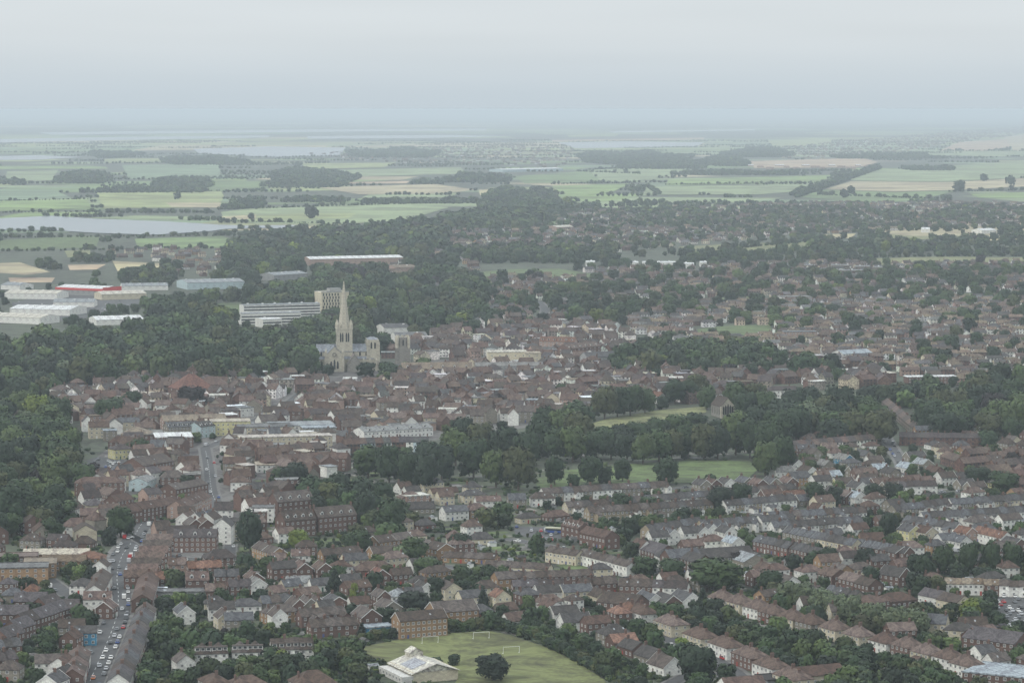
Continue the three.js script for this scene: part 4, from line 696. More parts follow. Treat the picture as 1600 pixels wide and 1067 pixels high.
// ---------- landmarks ----------
const lancet = (w, h) => cached('lan' + w + h, () => { const mb = new MB(); mb.poly([[-w / 2, 0, 0.12], [w / 2, 0, 0.12], [w / 2, h * 0.75, 0.12], [w * 0.28, h * 0.92, 0.12], [0, h, 0.12], [-w * 0.28, h * 0.92, 0.12], [-w / 2, h * 0.75, 0.12]]); return mb.geo(); });
const put = (m, x, y, z, ry = 0) => { m.position.set(x, y, z); m.rotation.y = ry; return m; };
{
  const c = G(541, 578), g = thing('cathedral', 'grey stone cathedral with tall spire above the old town', 'cathedral', c.x, 0, c.z, 0.12);
  const gable = (name, L, D, E, R, x, z, turn, m1 = M.stone, m2 = M.lead) => { const s = new THREE.Group(); s.name = name; s.position.set(x, 0, z); s.rotation.y = turn; g.add(s); const a = new MB(), b = new MB(); wallsInto(a, L, D, E, R, 'gable'); roofInto(b, L, D, E, R, 'gable', 0.5); mesh('wall', a.geo(), m1, s); mesh('roof', b.geo(), m2, s); return s; };
  const nave = gable('nave', 52, 14, 17.5, 6, -1, 0, 0);
  const aisle = new MB(); aisle.box(-26, -0.2, 5, 24, 11, 12, 'b'); mesh('aisle', aisle.geo(), M.stone, g);
  const ar = new MB(); ar.quad([-26.3, 11, 12.6], [24.3, 11, 12.6], [24.3, 13, 6.9], [-26.3, 13, 6.9]); mesh('aisle_roof', ar.geo(), M.lead, g);
  for (let i = 0; i < 9; i++) if (i < 2 || i > 4) { put(mesh('window', lancet(1.6, 3.6), M.dark, g), -23 + i * 5.8, 13.4, 7); put(mesh('window', lancet(2, 5.2), M.dark, g), -23 + i * 5.8, 2.6, 12); const b = new MB(); b.box(-0.6, -0.2, 0, 0.6, 10, 1.5); b.tri([-0.6, 10, 1.5], [0.6, 10, 1.5], [0, 12, 0]); put(mesh('buttress', b.geo(), M.stone, g), -20.2 + i * 5.8, 0, 12); }
  const tr = gable('transept', 26, 15, 15.5, 7.5, -12, 8, Math.PI / 2);
  put(mesh('rose_window', new THREE.CircleGeometry(2.1, 16), M.dark, g), -12, 15.6, 21.12);
  const rim = mesh('rose_tracery', new THREE.TorusGeometry(2.2, 0.28, 6, 20), M.stone, g); put(rim, -12, 15.6, 21.2);
  for (let i = 0; i < 6; i++) { const s = mesh('rose_spoke', new THREE.BoxGeometry(0.25, 4.2, 0.2), M.stone, g); put(s, -12, 15.6, 21.25); s.rotation.z = i / 6 * Math.PI; }
  for (const x of [-2.9, 0, 2.9]) put(mesh('window', lancet(1.7, x ? 7 : 8.6), M.dark, g), -12 + x, 3, 21);
  for (const s of [-1, 1]) { const b = new MB(); b.box(-1.1, -0.2, -1.1, 1.1, 18, 1.1); b.prism(ring(4, 1.5, Math.PI / 4), 18, 22, 0); put(mesh('turret', b.geo(), M.stone, g), -12 + s * 7.6, 0, 20.4); }
  const ch = gable('chapel', 14, 13, 7, 9, 6, 14, Math.PI / 2, M.stoneGrey, mat([.2, .175, .16], roofTex));
  // crossing tower and spire
  const tw = new MB(); tw.box(-7.1, -0.2, -7.1, 7.1, 37, 7.1, 'b'); put(mesh('tower', tw.geo(), M.stone, g), -2, 0, 0);
  for (const [dx, dz, ry] of [[0, 7.1, 0], [7.1, 0, Math.PI / 2], [-7.1, 0, -Math.PI / 2], [0, -7.1, Math.PI]]) for (const o of [-2.6, 2.6]) for (const w of [-0.95, 0.95]) put(mesh('window', lancet(1.35, 8.5), M.dark, g), -2 + dx + (dz ? o + w : 0), 26, dz + (dx ? o + w : 0), ry);
  const pb = new MB(); for (const s of [-1, 1]) { pb.box(-7.4, 37, s * 7.1 - 0.3, 7.4, 38.6, s * 7.1 + 0.3); pb.box(s * 7.1 - 0.3, 37, -6.8, s * 7.1 + 0.3, 38.6, 6.8); } put(mesh('parapet', pb.geo(), M.stone, g), -2, 0, 0);
  for (const sx of [-1, 1]) for (const sz of [-1, 1]) { const b = new MB(); b.prism(ring(8, 1.5), 38, 42, 1); b.prism(ring(8, 1.6), 42, 47, 0); put(mesh('pinnacle', b.geo(), M.stone, g), -2 + sx * 6.1, -0.9, sz * 6.1); }
  const sp = new MB(); sp.prism(ring(8, 5.7, Math.PI / 8), 38, 80.5, 0.05); put(mesh('spire', sp.geo(), M.stone, g), -2, 0, 0);
  const fin = new MB(); fin.prism(ring(6, 0.35), 80.5, 84, 0.3); put(mesh('finial', fin.geo(), M.dark, g), -2, 0, 0);
  for (const [x, z] of [[23.5, 6], [23.5, -8]]) { const t = new THREE.Group(); t.name = 'west_tower'; put(t, x, 0, z); g.add(t); const b = new MB(); b.box(-5.2, -0.2, -5.2, 5.2, 28, 5.2, 'b'); for (const s of [-1, 1]) for (const q of [-1, 1]) b.box(s * 5 - 0.9, -0.2, q * 5 - 0.9, s * 5 + 0.9, 26, q * 5 + 0.9); mesh('wall', b.geo(), M.stone, t); for (const [dx, dz, ry] of [[0, 5.2, 0], [5.2, 0, Math.PI / 2], [-5.2, 0, -Math.PI / 2]]) for (const o of [-1.6, 1.6]) put(mesh('window', lancet(1.5, 6), M.dark, t), dx + (dz ? o : 0), 20, dz + (dx ? o : 0), ry); const r = new MB(); r.prism(ring(4, 7, Math.PI / 4), 28, 29.5, 0.1); mesh('roof', r.geo(), M.lead, t); }
  mark(c.x, c.z + 4, 30, 22, 0, 17);
  const b = G(629, 568), t = thing('bell_tower', 'detached square stone bell tower with octagonal crown', 'tower', b.x, 0, b.z, 0.12);
  const w = new MB(); w.box(-7, -0.2, -7, 7, 18, 7, 'b'); for (const s of [-1, 1]) for (const q of [-1, 1]) w.box(s * 6.6 - 1.1, -0.2, q * 6.6 - 1.1, s * 6.6 + 1.1, 17, q * 6.6 + 1.1); mesh('wall', w.geo(), M.stoneGrey, t);
  const o = new MB(); o.prism(ring(8, 7.2, Math.PI / 8), 18, 28, 1); mesh('crown', o.geo(), M.stoneGrey, t);
  for (let i = 0; i < 8; i++) { const a = i / 8 * Math.PI * 2; put(mesh('window', lancet(1.6, 6.5), M.dark, t), Math.sin(a) * 6.66, 19.5, Math.cos(a) * 6.66, a); const k = new MB(); k.box(-1.1, 28, -0.4, 1.1, 29.6, 0.4); put(mesh('battlement', k.geo(), M.stone, t), Math.sin(a) * 6.4, 0, Math.cos(a) * 6.4, a); }
  for (const s of [-1, 1]) for (const q of [-1, 1]) { const k = new MB(); k.prism(ring(6, 1.5), 16, 27, 1); k.prism(ring(6, 1.6), 27, 30.5, 0); put(mesh('corner_turret', k.geo(), M.stone, t), s * 6, 0, q * 6); }
  t.scale.setScalar(0.88);
  mark(b.x, b.z, 10, 10, 0);
}
{ // flint hall in the park
  const c = G(1130, 651), g = thing('chapel', 'flint gabled chapel with five tall lancets beside the park lawn', 'chapel', c.x, 0, c.z, 0.25);
  const a = new MB(), b = new MB(); wallsInto(a, 11, 24, 9, 0, 'flat'); mesh('wall', a.geo(), M.stoneGrey, g);
  const e = new MB(); e.tri([-5.5, 9, 12], [5.5, 9, 12], [0, 15.5, 12]); e.tri([5.5, 9, -12], [-5.5, 9, -12], [0, 15.5, -12]); mesh('gable', e.geo(), M.stone, g);
  for (const s of [-1, 1]) { const A = [s * 6, 8.4, 12.5], B = [0, 15.8, 12.5], C = [0, 15.8, -12.5], D = [s * 6, 8.4, -12.5]; s > 0 ? b.quad(A, D, C, B) : b.quad(D, A, B, C); } mesh('roof', b.geo(), roofM.b[0], g);
  [4.6, 5.8, 6.8, 5.8, 4.6].forEach((h, i) => put(mesh('window', lancet(1.15, h + 1.5), M.dark, g), (i - 2) * 1.8, 3, 12));
  for (const s of [-1, 1]) { const k = new MB(); k.box(-0.8, -0.2, -0.8, 0.8, 9, 0.8); put(mesh('buttress', k.geo(), M.stone, g), s * 5.4, 0, 12.4); }
  for (let i = 0; i < 4; i++) for (const s of [-1, 1]) put(mesh('window', lancet(1.2, 5), M.dark, g), s * 5.5, 2.5, -8 + i * 5.3, s * Math.PI / 2);
  mark(c.x, c.z, 8, 15, 0, 17);
}
{ // school with pale folded roof
  const c = G(662, 1056), g = thing('school_hall', 'school hall with cream folded metal roof beside the playing field', 'school', c.x, 0, c.z, -1.15);
  const w = new MB(); w.box(-13, -0.2, -10, 13, 4.4, 10, 'b'); mesh('wall', w.geo(), wallM.c[1], g);
  const r = new MB(); for (const s of [-1, 1]) { const A = [-14, 3.9, s * 11], B = [14, 3.9, s * 11], C = [14, 7.6, 0], D = [-14, 7.6, 0], d = (q) => [q[0], q[1] - 0.25, q[2]]; if (s > 0) { r.quad(A, B, C, D); r.quad(d(A), d(B), B, A); } else { r.quad(B, A, D, C); r.quad(d(B), d(A), A, B); } } for (const s of [-1, 1]) { const a = [s * 13, 4.2, s * 10], b = [s * 13, 4.2, -s * 10], t = [s * 13, 7.4, 0]; r.tri(a, b, t); } mesh('roof', r.geo(), mat([.42, .4, .34], roofTex, 0.5), g);
  for (let i = -6; i <= 6; i++) for (const s of [-1, 1]) { const k = new MB(), x = i * 2.15; const A = [x - 0.07, 4.0, s * 10.9], B = [x + 0.07, 4.0, s * 10.9], C = [x + 0.07, 7.68, s * 0.1], D = [x - 0.07, 7.68, s * 0.1], up = (q) => [q[0], q[1] + 0.12, q[2]]; s > 0 ? k.quad(up(A), up(B), up(C), up(D)) : k.quad(up(B), up(A), up(D), up(C)); mesh('roof_seam', k.geo(), M.trim, g); }
  const p = new MB(); p.quad([-5, 4.85, 8.6], [8, 4.85, 8.6], [8, 7.15, 2], [-5, 7.15, 2]); mesh('solar_panel', p.geo(), mat([.22, .23, .26], roofTex, 0.4), g);
  const v = new MB(); v.box(-13.4, 5.5, -3, -8, 8.6, 3); v.tri([-8, 8.6, 3], [-8, 8.6, -3], [-8, 10.2, 0]); v.tri([-13.4, 8.6, -3], [-13.4, 8.6, 3], [-13.4, 10.2, 0]); for (const s of [-1, 1]) { const A = [-13.8, 8.4, s * 3.4], B = [-7.6, 8.4, s * 3.4], C = [-7.6, 10.4, 0], D = [-13.8, 10.4, 0]; s > 0 ? v.quad(A, B, C, D) : v.quad(B, A, D, C); } mesh('roof_lantern', v.geo(), mat([.42, .4, .34], roofTex, 0.5), g);
  const f = new MB(); f.box(-13.2, -0.2, 10, 13.2, 3, 15); mesh('flat_wing', f.geo(), mat([.42, .41, .39], wallTex), g);
  for (let i = 0; i < 7; i++) put(mesh('window', windowG(1.6, 1.4), M.vc, g), -11 + i * 3.6, 1.6, 15);
  mark(c.x, c.z, 18, 20, 0);
}
// football goals
for (const [x, y, a] of [[672, 1006, 0.3], [752, 999, 0.3], [799, 1022, 0.3]]) {
  const p = G(x, y), g = thing('football_goal', 'white football goal frame on the school field', 'goal', p.x, SCHOOLY + 0.38, p.z, a, 'goals on the school field');
  for (const s of [-1, 1]) { const k = new MB(); k.box(s * 3.66 - 0.06, -0.4, -0.06, s * 3.66 + 0.06, 2.44, 0.06); mesh('post', k.geo(), M.white, g); const q = new MB(); q.box(s * 3.66 - 0.05, -0.4, -1.7, s * 3.66 + 0.05, -0.3, 0); mesh('ground_bar', q.geo(), M.white, g); }
  const b = new MB(); b.box(-3.72, 2.44, -0.06, 3.72, 2.56, 0.06); mesh('crossbar', b.geo(), M.white, g);
}
// ---------- sheds and works on the far side of town ----------
function works(x0, y0, x1, y1, D0, E, o) { const D = D0 > 36 ? D0 * 0.62 : D0;  // front eaves line between two plan points
  const A = G(x0, y0, E), B = G(x1, y1, E), L = Math.hypot(B.x - A.x, B.z - A.z), a = Math.atan2(-(B.z - A.z), B.x - A.x), x = (A.x + B.x) / 2 - Math.sin(a) * D / 2, z = (A.z + B.z) / 2 - Math.cos(a) * D / 2;
  const g = thing(o.name || 'warehouse', o.label, 'building', x, 0, z, a, o.group), w = new MB(), r = new MB();
  wallsInto(w, L, D, E, o.R || 3, 'gable'); roofInto(r, L, D, E, o.R || 3, 'gable', 0.4); mesh('wall', w.geo(), wallM[o.wall || 'w'][1], g); mesh('roof', r.geo(), roofM[o.roof || 'w'][2], g);
  if (o.band) { const k = new MB(); k.box(-L / 2 - 0.3, E - o.bh, D / 2, L / 2 + 0.3, E + 0.6, D / 2 + 0.35); k.box(L / 2, E - o.bh - 1, -D / 2, L / 2 + 0.35, E + 2, D / 2 + 0.36); mesh('fascia', k.geo(), o.band, g); }
  for (let i = 0; i < (o.strips || 0); i++) { const k = new MB(), y = 1.2 + i * 3.2; k.box(-L / 2 + 0.6, y, D / 2, L / 2 - 0.6, y + 1.5, D / 2 + 0.06); mesh('window_band', k.geo(), M.dark, g); }
  for (let i = 0; i < Math.round(L / 16); i++) { const k = new MB(); k.box(-1, 0, -0.8, 1, 1.3, 0.8); put(mesh('roof_vent', k.geo(), M.trim, g), -L / 2 + (i + 0.5) * 16, E + (o.R || 3) * 0.6, (i % 2 ? 1 : -1) * D * 0.15); }
  mark(x, z, L / 2 + 4, D / 2 + 4, a, o.group ? 1 : 17);
}
const redBand = mat([.5, .035, .03], null, 0.5);
works(86, 449, 160, 452, 60, 9, { label: 'warehouse with bright red fascia on the trading estate', wall: 'g', band: redBand, bh: 2.4 });
works(6, 458, 88, 459, 70, 7, { label: 'long cream warehouse beside the red fascia warehouse', roof: 'e' });
works(82, 472, 146, 472, 45, 6, { label: 'white walled warehouse below the red fascia warehouse', wall: 'w', roof: 'n' });
works(14, 482, 108, 484, 75, 7, { label: 'largest white roofed warehouse on the trading estate', roof: 'w' });
works(-30, 493, 62, 497, 55, 7, { label: 'pale warehouse at the lower edge of the trading estate', roof: 'e' });
works(158, 460, 228, 458, 50, 7, { label: 'cream roofed store next to the red fascia warehouse', roof: 'e', wall: 'c' });
works(190, 447, 262, 446, 40, 6, { label: 'low white store at the edge of the far wood', roof: 'n' });
works(292, 442, 382, 440, 90, 9, { label: 'huge blue grey roofed shed in the far wood', roof: 'n', wall: 'l' });
works(150, 500, 224, 498, 60, 6, { label: 'flat white roof rising from the dense wood', roof: 'w' });
works(0, 445, 30, 446, 30, 6, { label: 'small pale shed behind the cream warehouse', roof: 'n' });
works(216, 503, 224, 503, 10, 4, { label: 'small white hut beside the roof in the wood', roof: 'w' });
works(376, 490, 470, 488, 16, 12, { name: 'office_block', label: 'long white college block with dark window bands', strips: 3, R: 0.6, roof: 'n' });
works(380, 477, 500, 474, 18, 14, { name: 'office_block', label: 'rear white college block with dark window bands', strips: 4, R: 0.6, roof: 'n' });
works(410, 499, 440, 498, 24, 9, { name: 'office_block', label: 'squat white college hall in front of the window bands', strips: 2, R: 0.6 });
works(484, 405, 630, 402, 60, 10, { name: 'shopping_hall', label: 'long pinkish retail hall with white roof in the wood', wall: 'x', roof: 'w' });
works(428, 430, 480, 427, 30, 8, { label: 'grey steel shed with thin white roof in the wood', roof: 'n', wall: 'g' });
works(618, 418, 650, 417, 30, 8, { label: 'tan roofed hall beyond the retail hall', roof: 't', wall: 'x' });
works(618, 525, 668, 524, 24, 6, { label: 'grey roofed school sheds behind the spire', roof: 'g', wall: 'w' });
works(600, 512, 640, 511, 30, 7, { label: 'slate roofed sports hall behind the spire', roof: 's', wall: 'w' });
works(1225, 413, 1245, 413, 14, 8, { label: 'flat white edged block in the far suburb row', roof: 'n', R: 0.5, group: 'far flat blocks' , strips: 2 });
for (const [x0, x1, y] of [[1258, 1274, 414], [1300, 1328, 414], [1337, 1360, 416], [1366, 1394, 417], [1284, 1305, 420], [1306, 1350, 422]]) works(x0, y, x1, y, 14, 8, { label: 'flat white edged block in the far suburb row', roof: 'n', R: 0.5, strips: 2, wall: 'f', group: 'far flat blocks' });
for (const [x0, x1, y] of [[916, 930, 409], [950, 972, 408], [985, 998, 410], [1005, 1060, 410], [1065, 1085, 412], [1095, 1105, 410]]) works(x0, y, x1, y, 30, 7, { label: 'pale works roof on the distant business park', roof: 'w', R: 1, group: 'distant business park' });
works(786, 265, 880, 263, 120, 9, { name: 'glasshouse', label: 'large pale glasshouse in the far fields', roof: 'w', wall: 'l' });
for (let i = 0; i < 14; i++) works(1170 + i * 14, 258 + (i % 3) * 2, 1178 + i * 14 + (i % 4) * 2, 258 + (i % 3) * 2, 30, 6, { name: 'house_under_construction', label: 'new house on the orange building site in the far fields', roof: i % 3 ? 'o' : 'w', wall: 'x', group: 'building site' });
works(1535, 360, 1558, 359, 40, 7, { label: 'white glasshouse beside the straw coloured field', roof: 'w' });
works(1442, 358, 1454, 358, 20, 7, { label: 'white shed in front of the far wood', roof: 'w' });
works(870, 355, 896, 354, 40, 7, { label: 'pale pink roofed hall in the far wood', roof: 'e', wall: 'x' });
{ // hotel block behind the spire
  const c = G(518, 485), g = thing('hotel_block', 'white hotel block with vertical dark window slots behind the spire', 'hotel', c.x, 0, c.z, 0.42);
  const w = new MB(); w.box(-17, -0.2, -12, 17, 22, 12, 'b'); mesh('wall', w.geo(), wallM.c[2], g);
  for (let i = 0; i < 6; i++) for (let f = 0; f < 5; f++) { const k = new MB(); k.box(-0.8, 0, 0, 0.8, 3, 0.08); put(mesh('window', k.geo(), M.dark, g), -14.5 + i * 3.6 + (f % 2) * 0.9, 3.5 + f * 3.6, 12); }
  const p = new MB(); p.box(-17.3, 22, -12.3, 17.3, 23, -11); p.box(-17.3, 22, 11, 17.3, 23, 12.3); p.box(-4, 22, -6, 10, 26, 4); mesh('plant_room', p.geo(), wallM.g[2], g);
  mark(c.x, c.z, 22, 18, 0.4, 17);
}
// ---------- the rest of the town and suburbs, street by street ----------
// deep back gardens that stay without houses
markPoly([[1010, 937], [1110, 927], [1230, 962], [1330, 988], [1520, 1044], [1570, 1085], [1250, 1085], [1190, 1012], [1090, 962]], 32);
markPoly([[840, 988], [905, 968], [950, 990], [1010, 1030], [1030, 1085], [950, 1085], [900, 1032]], 32);
markPoly([[235, 935], [300, 930], [330, 985], [300, 1000], [235, 1060]], 32);
markPoly([[1380, 940], [1560, 930], [1560, 960], [1440, 955]], 32);
const bulk = { town: [], suburb: [], far: [] };
function fillRows(poly, theta, spacing, L, gap, skip, style, key, jitter = 1, jitA = 0.05) {
  const w = poly.map((p) => G(p[0], p[1])), cx = w.reduce((s, p) => s + p.x, 0) / w.length, cz = w.reduce((s, p) => s + p.z, 0) / w.length, R = Math.max(...w.map((p) => Math.hypot(p.x - cx, p.z - cz)));
  const a = theta * Math.PI / 180, ca = Math.cos(a), sa = Math.sin(a);
  for (let v = -R; v <= R; v += spacing) for (let u = -R; u <= R;) {
    const s = style(), len = L * rr(0.8, 1.3), bend = noise2(u * 0.002 + v * 0.003, v * 0.01) * jitA * 6;
    const jx = rr(-jitter, jitter), jz = rr(-jitter, jitter), U = u + len / 2, x = cx + (U + jx) * ca + (v + jz) * sa, z = cz - (U + jx) * sa + (v + jz) * ca;
    u += len + gap * rr(0.4, 1.8);
    if (!inside(toSheet(x, z), poly)) continue;
    if (rnd() < skip + noise2(x * 0.008, z * 0.008) * 0.3) continue;
    const t = a + bend + rr(-jitA, jitA) + (rnd() < (s.cross || 0) ? Math.PI / 2 : 0), LL = s.cross ? len * rr(0.8, 1.2) : len;
    if (!free(x, z, LL / 2, s.D / 2, t, 255)) continue;
    mark(x, z, LL / 2 + 0.4, s.D / 2 + 0.6, t);
    bulk[key].push({ ...s, x, z, a: t, L: LL, d: Math.hypot(x, z) });
  }
}
const mix = (str) => pick([...str]);
const townStyle = () => { const flat = rnd() < 0.2; return { D: rr(7.5, 12), E: rr(5.5, 8.5), R: flat ? 0.1 : rr(3, 4.4), type: flat ? 'flat' : rnd() < 0.2 ? 'hip' : 'gable', roof: flat ? mix('gnwwengt') : mix('rrrbbbbmmmpps'), wall: mix('kkkkxcwwwf'), cross: 0.4, kind: 'town_building' }; };
const subStyle = () => ({ D: rr(7, 9), E: rnd() < 0.3 ? 3.2 : 5.2, R: rr(2.6, 3.6), type: rnd() < 0.5 ? 'hip' : 'gable', roof: mix('bbbbmmmrrsss'), wall: mix('wwwcckkyf'), cross: 0.08, kind: 'detached_house' });
const TOWN = [[85, 618], [250, 590], [480, 594], [500, 604], [600, 604], [640, 588], [750, 572], [900, 548], [960, 580], [1110, 590], [1230, 600], [1100, 632], [1000, 632], [930, 640], [880, 660], [790, 665], [690, 672], [560, 690], [548, 745], [490, 760], [420, 800], [400, 850], [240, 850], [130, 850], [130, 760], [195, 740], [180, 700], [100, 660]];
fillRows(TOWN, 8, 15, 11, 2, 0.1, townStyle, 'town', 2.2, 0.12);
fillRows([[600, 562], [650, 530], [760, 508], [850, 498], [1000, 525], [1000, 560], [880, 552], [740, 562], [660, 568]], 14, 21, 12, 4, 0.25, townStyle, 'town', 2, 0.12);
fillRows([[1120, 600], [1180, 575], [1320, 560], [1400, 590], [1390, 612], [1280, 610], [1230, 600]], 20, 20, 12, 3, 0.25, townStyle, 'town', 2, 0.1);
// near gardens suburbs that still have gaps
fillRows([[400, 820], [560, 830], [800, 850], [1000, 860], [1200, 850], [1600, 870], [1640, 1067], [1180, 1067], [960, 1040], [840, 990], [560, 985], [400, 985]], 24, 26, 11, 5, 0.42, subStyle, 'suburb', 2, 0.06);
fillRows([[-20, 850], [140, 850], [130, 1067], [-20, 1067]], 4, 24, 11, 4, 0.4, () => ({ ...subStyle(), roof: mix('ppbbrs'), wall: mix('kkwf') }), 'suburb', 2, 0.06);
fillRows([[215, 930], [400, 920], [420, 1067], [215, 1067]], 4, 34, 11, 9, 0.6, subStyle, 'suburb', 2, 0.06);
fillRows([[1230, 690], [1600, 690], [1640, 860], [1240, 850]], 24, 26, 11, 5, 0.35, subStyle, 'suburb', 2, 0.06);
fillRows([[600, 760], [860, 780], [880, 830], [700, 850], [580, 830]], 24, 30, 12, 7, 0.5, subStyle, 'suburb', 2, 0.06);
fillRows([[1250, 690], [1640, 660], [1640, 700], [1500, 700]], 24, 28, 12, 6, 0.5, subStyle, 'suburb', 2, 0.06);
fillRows([[-20, 650], [95, 640], [120, 700], [60, 730], [-20, 740]], 8, 34, 13, 9, 0.45, townStyle, 'suburb', 3, 0.1);
fillRows([[-20, 800], [110, 800], [130, 850], [-20, 850]], 4, 26, 13, 7, 0.4, townStyle, 'suburb', 3, 0.1);
// western suburb beyond the park, streets of pale fronts
const rowStyle = () => ({ D: rr(7, 8.5), E: 5.4, R: rr(2.2, 2.9), type: rnd() < 0.4 ? 'hip' : 'gable', roof: mix('bmtssgbmt'), wall: mix('wwwwcckx'), cross: 0.03, kind: 'detached_house' });
fillRows([[980, 500], [1100, 475], [1640, 470], [1640, 610], [1480, 600], [1360, 575], [1250, 560], [1120, 540], [1000, 535]], 10, 21, 13, 1.5, 0.08, rowStyle, 'far', 1, 0.04);
fillRows([[760, 430], [900, 425], [1200, 412], [1640, 412], [1640, 475], [1100, 478], [980, 500], [850, 510], [760, 500]], 12, 30, 12, 4, 0.25, subStyle, 'far', 2, 0.06);
fillRows([[640, 470], [780, 455], [850, 500], [740, 530], [650, 530]], 12, 40, 12, 6, 0.55, subStyle, 'far', 2, 0.06);
fillRows([[700, 345], [900, 330], [1250, 318], [1640, 318], [1640, 350], [1240, 368], [1000, 392], [820, 400], [700, 395]], 10, 42, 12, 6, 0.35, subStyle, 'far', 4, 0.08);
fillRows([[150, 395], [240, 388], [420, 395], [400, 410], [160, 402]], 10, 60, 12, 10, 0.5, subStyle, 'far', 4, 0.08);
fillRows([[560, 440], [700, 385], [760, 430], [710, 500], [600, 500]], 10, 44, 12, 8, 0.4, subStyle, 'far', 4, 0.1);
fillRows([[230, 400], [420, 392], [480, 420], [360, 440], [250, 430]], 10, 60, 14, 12, 0.55, subStyle, 'far', 4, 0.1);
fillRows([[480, 240], [800, 225], [900, 232], [880, 262], [560, 252]], 10, 130, 16, 30, 0.6, subStyle, 'far', 10, 0.1);
fillRows([[1200, 232], [1500, 205], [1640, 195], [1640, 205], [1480, 225], [1380, 245], [1230, 250]], 10, 130, 16, 26, 0.5, subStyle, 'far', 10, 0.1);
{
  const T = bulk.town.sort((a, b) => a.d - b.d), S = bulk.suburb.sort((a, b) => a.d - b.d);
  const edge = (s) => { const [x, y] = toSheet(s.x, s.z); return x < -25 || x > 1630 || y > 1090; };
  const zone = (s) => { const [x, y] = toSheet(s.x, s.z); return y > 820 ? (x < 420 ? 'in the gardens off the main road' : x < 800 ? 'in the gardens around the yellow apartment blocks' : 'in the gardens between the pyramid roofs and terraces') : x > 1150 ? 'in the gardens of the suburb above the terraces' : x < 300 ? 'among the town yards by the car park' : y > 690 ? 'among the town roofs by the street bend' : y > 630 ? 'among the old town roofs around the flat stores' : 'in the old town below the cathedral'; };
  S.forEach((s) => { if (!edge(s)) houseThing({ ...s, desc: zone(s), ch: rnd() < 0.7 ? [[pick([-0.7, 0.7]), 1.2]] : [], ends: [-1, 1], sky: rnd() < 0.3 ? 1 : 0 }); });
  T.slice(0, 290).forEach((s) => { if (!edge(s)) houseThing({ ...s, desc: zone(s), ch: s.type === 'flat' ? [] : [[pick([-0.8, 0.8]), 1.3]], sides: [1], ends: [], nw: Math.max(1, Math.round(s.L / 4)) }); });
  const mb = new MB(); T.slice(290).forEach((s) => houseBulk(s, mb)); tag(mesh('old_town_buildings', mb.geo(), M.town), 'tight mass of brown and red old town roofs around the cathedral', 'buildings', null, 'stuff');
  const mf = new MB(); bulk.far.forEach((s) => houseBulk(rnd() < 0.3 ? { ...s, roof: mix('ttmsg') } : s, mf)); tag(mesh('far_suburb_houses', mf.geo(), M.town), 'rows of small pale fronted houses across the far suburbs', 'houses', null, 'stuff');
  console.log('town', T.length, 'suburb', S.length, 'far', bulk.far.length, 'things', nThings);
}

// ---------- trees ----------
function crown(n, leaf, lobes, shape, core) {
  const mb = new MB(), L = [];
  for (let i = 0; i < lobes; i++) { // lobes of foliage spread through the crown
    const t = i / lobes, y = shape === 'cone' ? 0.08 + 0.86 * t : 0.17 + 0.66 * Math.pow(rnd(), 0.75), a = i * 2.4 + rr(-0.5, 0.5);
    const R = shape === 'cone' ? 0.42 * (1 - t) + 0.03 : shape === 'column' ? 0.2 * Math.sqrt(Math.sin(Math.PI * (0.12 + y * 0.86))) + 0.05 : 0.36 * Math.sqrt(Math.max(0, 1 - Math.pow((y - 0.45) / 0.52, 2)));
    const r = shape === 'cone' ? 0.1 * (1 - t) + 0.06 : shape === 'column' ? 0.13 : rr(0.12, 0.19), k = shape === 'broad' ? rr(0.7, 1.0) : 0.75;
    L.push([Math.cos(a) * R * k, y, Math.sin(a) * R * k, r]);
  }
  if (shape === 'broad') L.push([0, 0.46, 0, 0.38], [0, 0.7, 0, 0.27]);
  const tone = (v) => [v * rr(0.95, 1.1), v, v * rr(0.8, 1)];
  if (core) for (const [x, y, z, r] of L) { const g = new THREE.IcosahedronGeometry(r * 0.86, 0), p = g.attributes.position; mb.col = tone(0.95); for (let i = 0; i < p.count; i += 3) mb.tri(...[0, 1, 2].map((k) => [x + p.getX(i + k), y + p.getY(i + k), z + p.getZ(i + k)])); }
  const tot = L.reduce((s, l) => s + l[3] * l[3], 0);
  for (const [x, y, z, r] of L) {
    const m = Math.round(n * r * r / tot), lt = rr(0.8, 1.2);
    for (let i = 0; i < m; i++) {
      const u = rr(-0.75, 1), f = rnd() * Math.PI * 2, q = Math.sqrt(1 - u * u), nx = q * Math.cos(f), ny = u, nz = q * Math.sin(f), s = leaf * rr(0.6, 1.3), d = r * rr(0.88, 1.12);
      const N = new THREE.Vector3(nx + rr(-0.7, 0.7), ny + rr(-0.5, 0.8), nz + rr(-0.7, 0.7)).normalize(), T = new THREE.Vector3(rr(-1, 1), rr(-1, 1), rr(-1, 1)).cross(N).normalize(), B = N.clone().cross(T), c = new THREE.Vector3(x + nx * d, y + ny * d, z + nz * d);
      const P = (a, b, h) => { const v = c.clone().addScaledVector(T, a * s).addScaledVector(B, b * s).addScaledVector(N, h * s); return [v.x, v.y, v.z]; };
      mb.col = tone(lt * rr(0.78, 1.25));
      mb.quad(P(-1, -0.1, 0), P(-0.1, -0.9, 0.12), P(1, 0.15, 0), P(0.1, 1, 0.12));
      const o = new THREE.Vector3(c.x * 1.2, (c.y - 0.4) * 1.1, c.z * 1.2).normalize().multiplyScalar(0.8).add(new THREE.Vector3(nx, ny, nz).multiplyScalar(0.8)).addScaledVector(N, 0.3).normalize();  // leaves face outwards from clump and crown
      for (let k = mb.n.length - 18; k < mb.n.length; k += 3) { mb.n[k] = o.x; mb.n[k + 1] = o.y; mb.n[k + 2] = o.z; }
    }
  }
  const g = mb.geo(); g.deleteAttribute('uv'); return g;
}
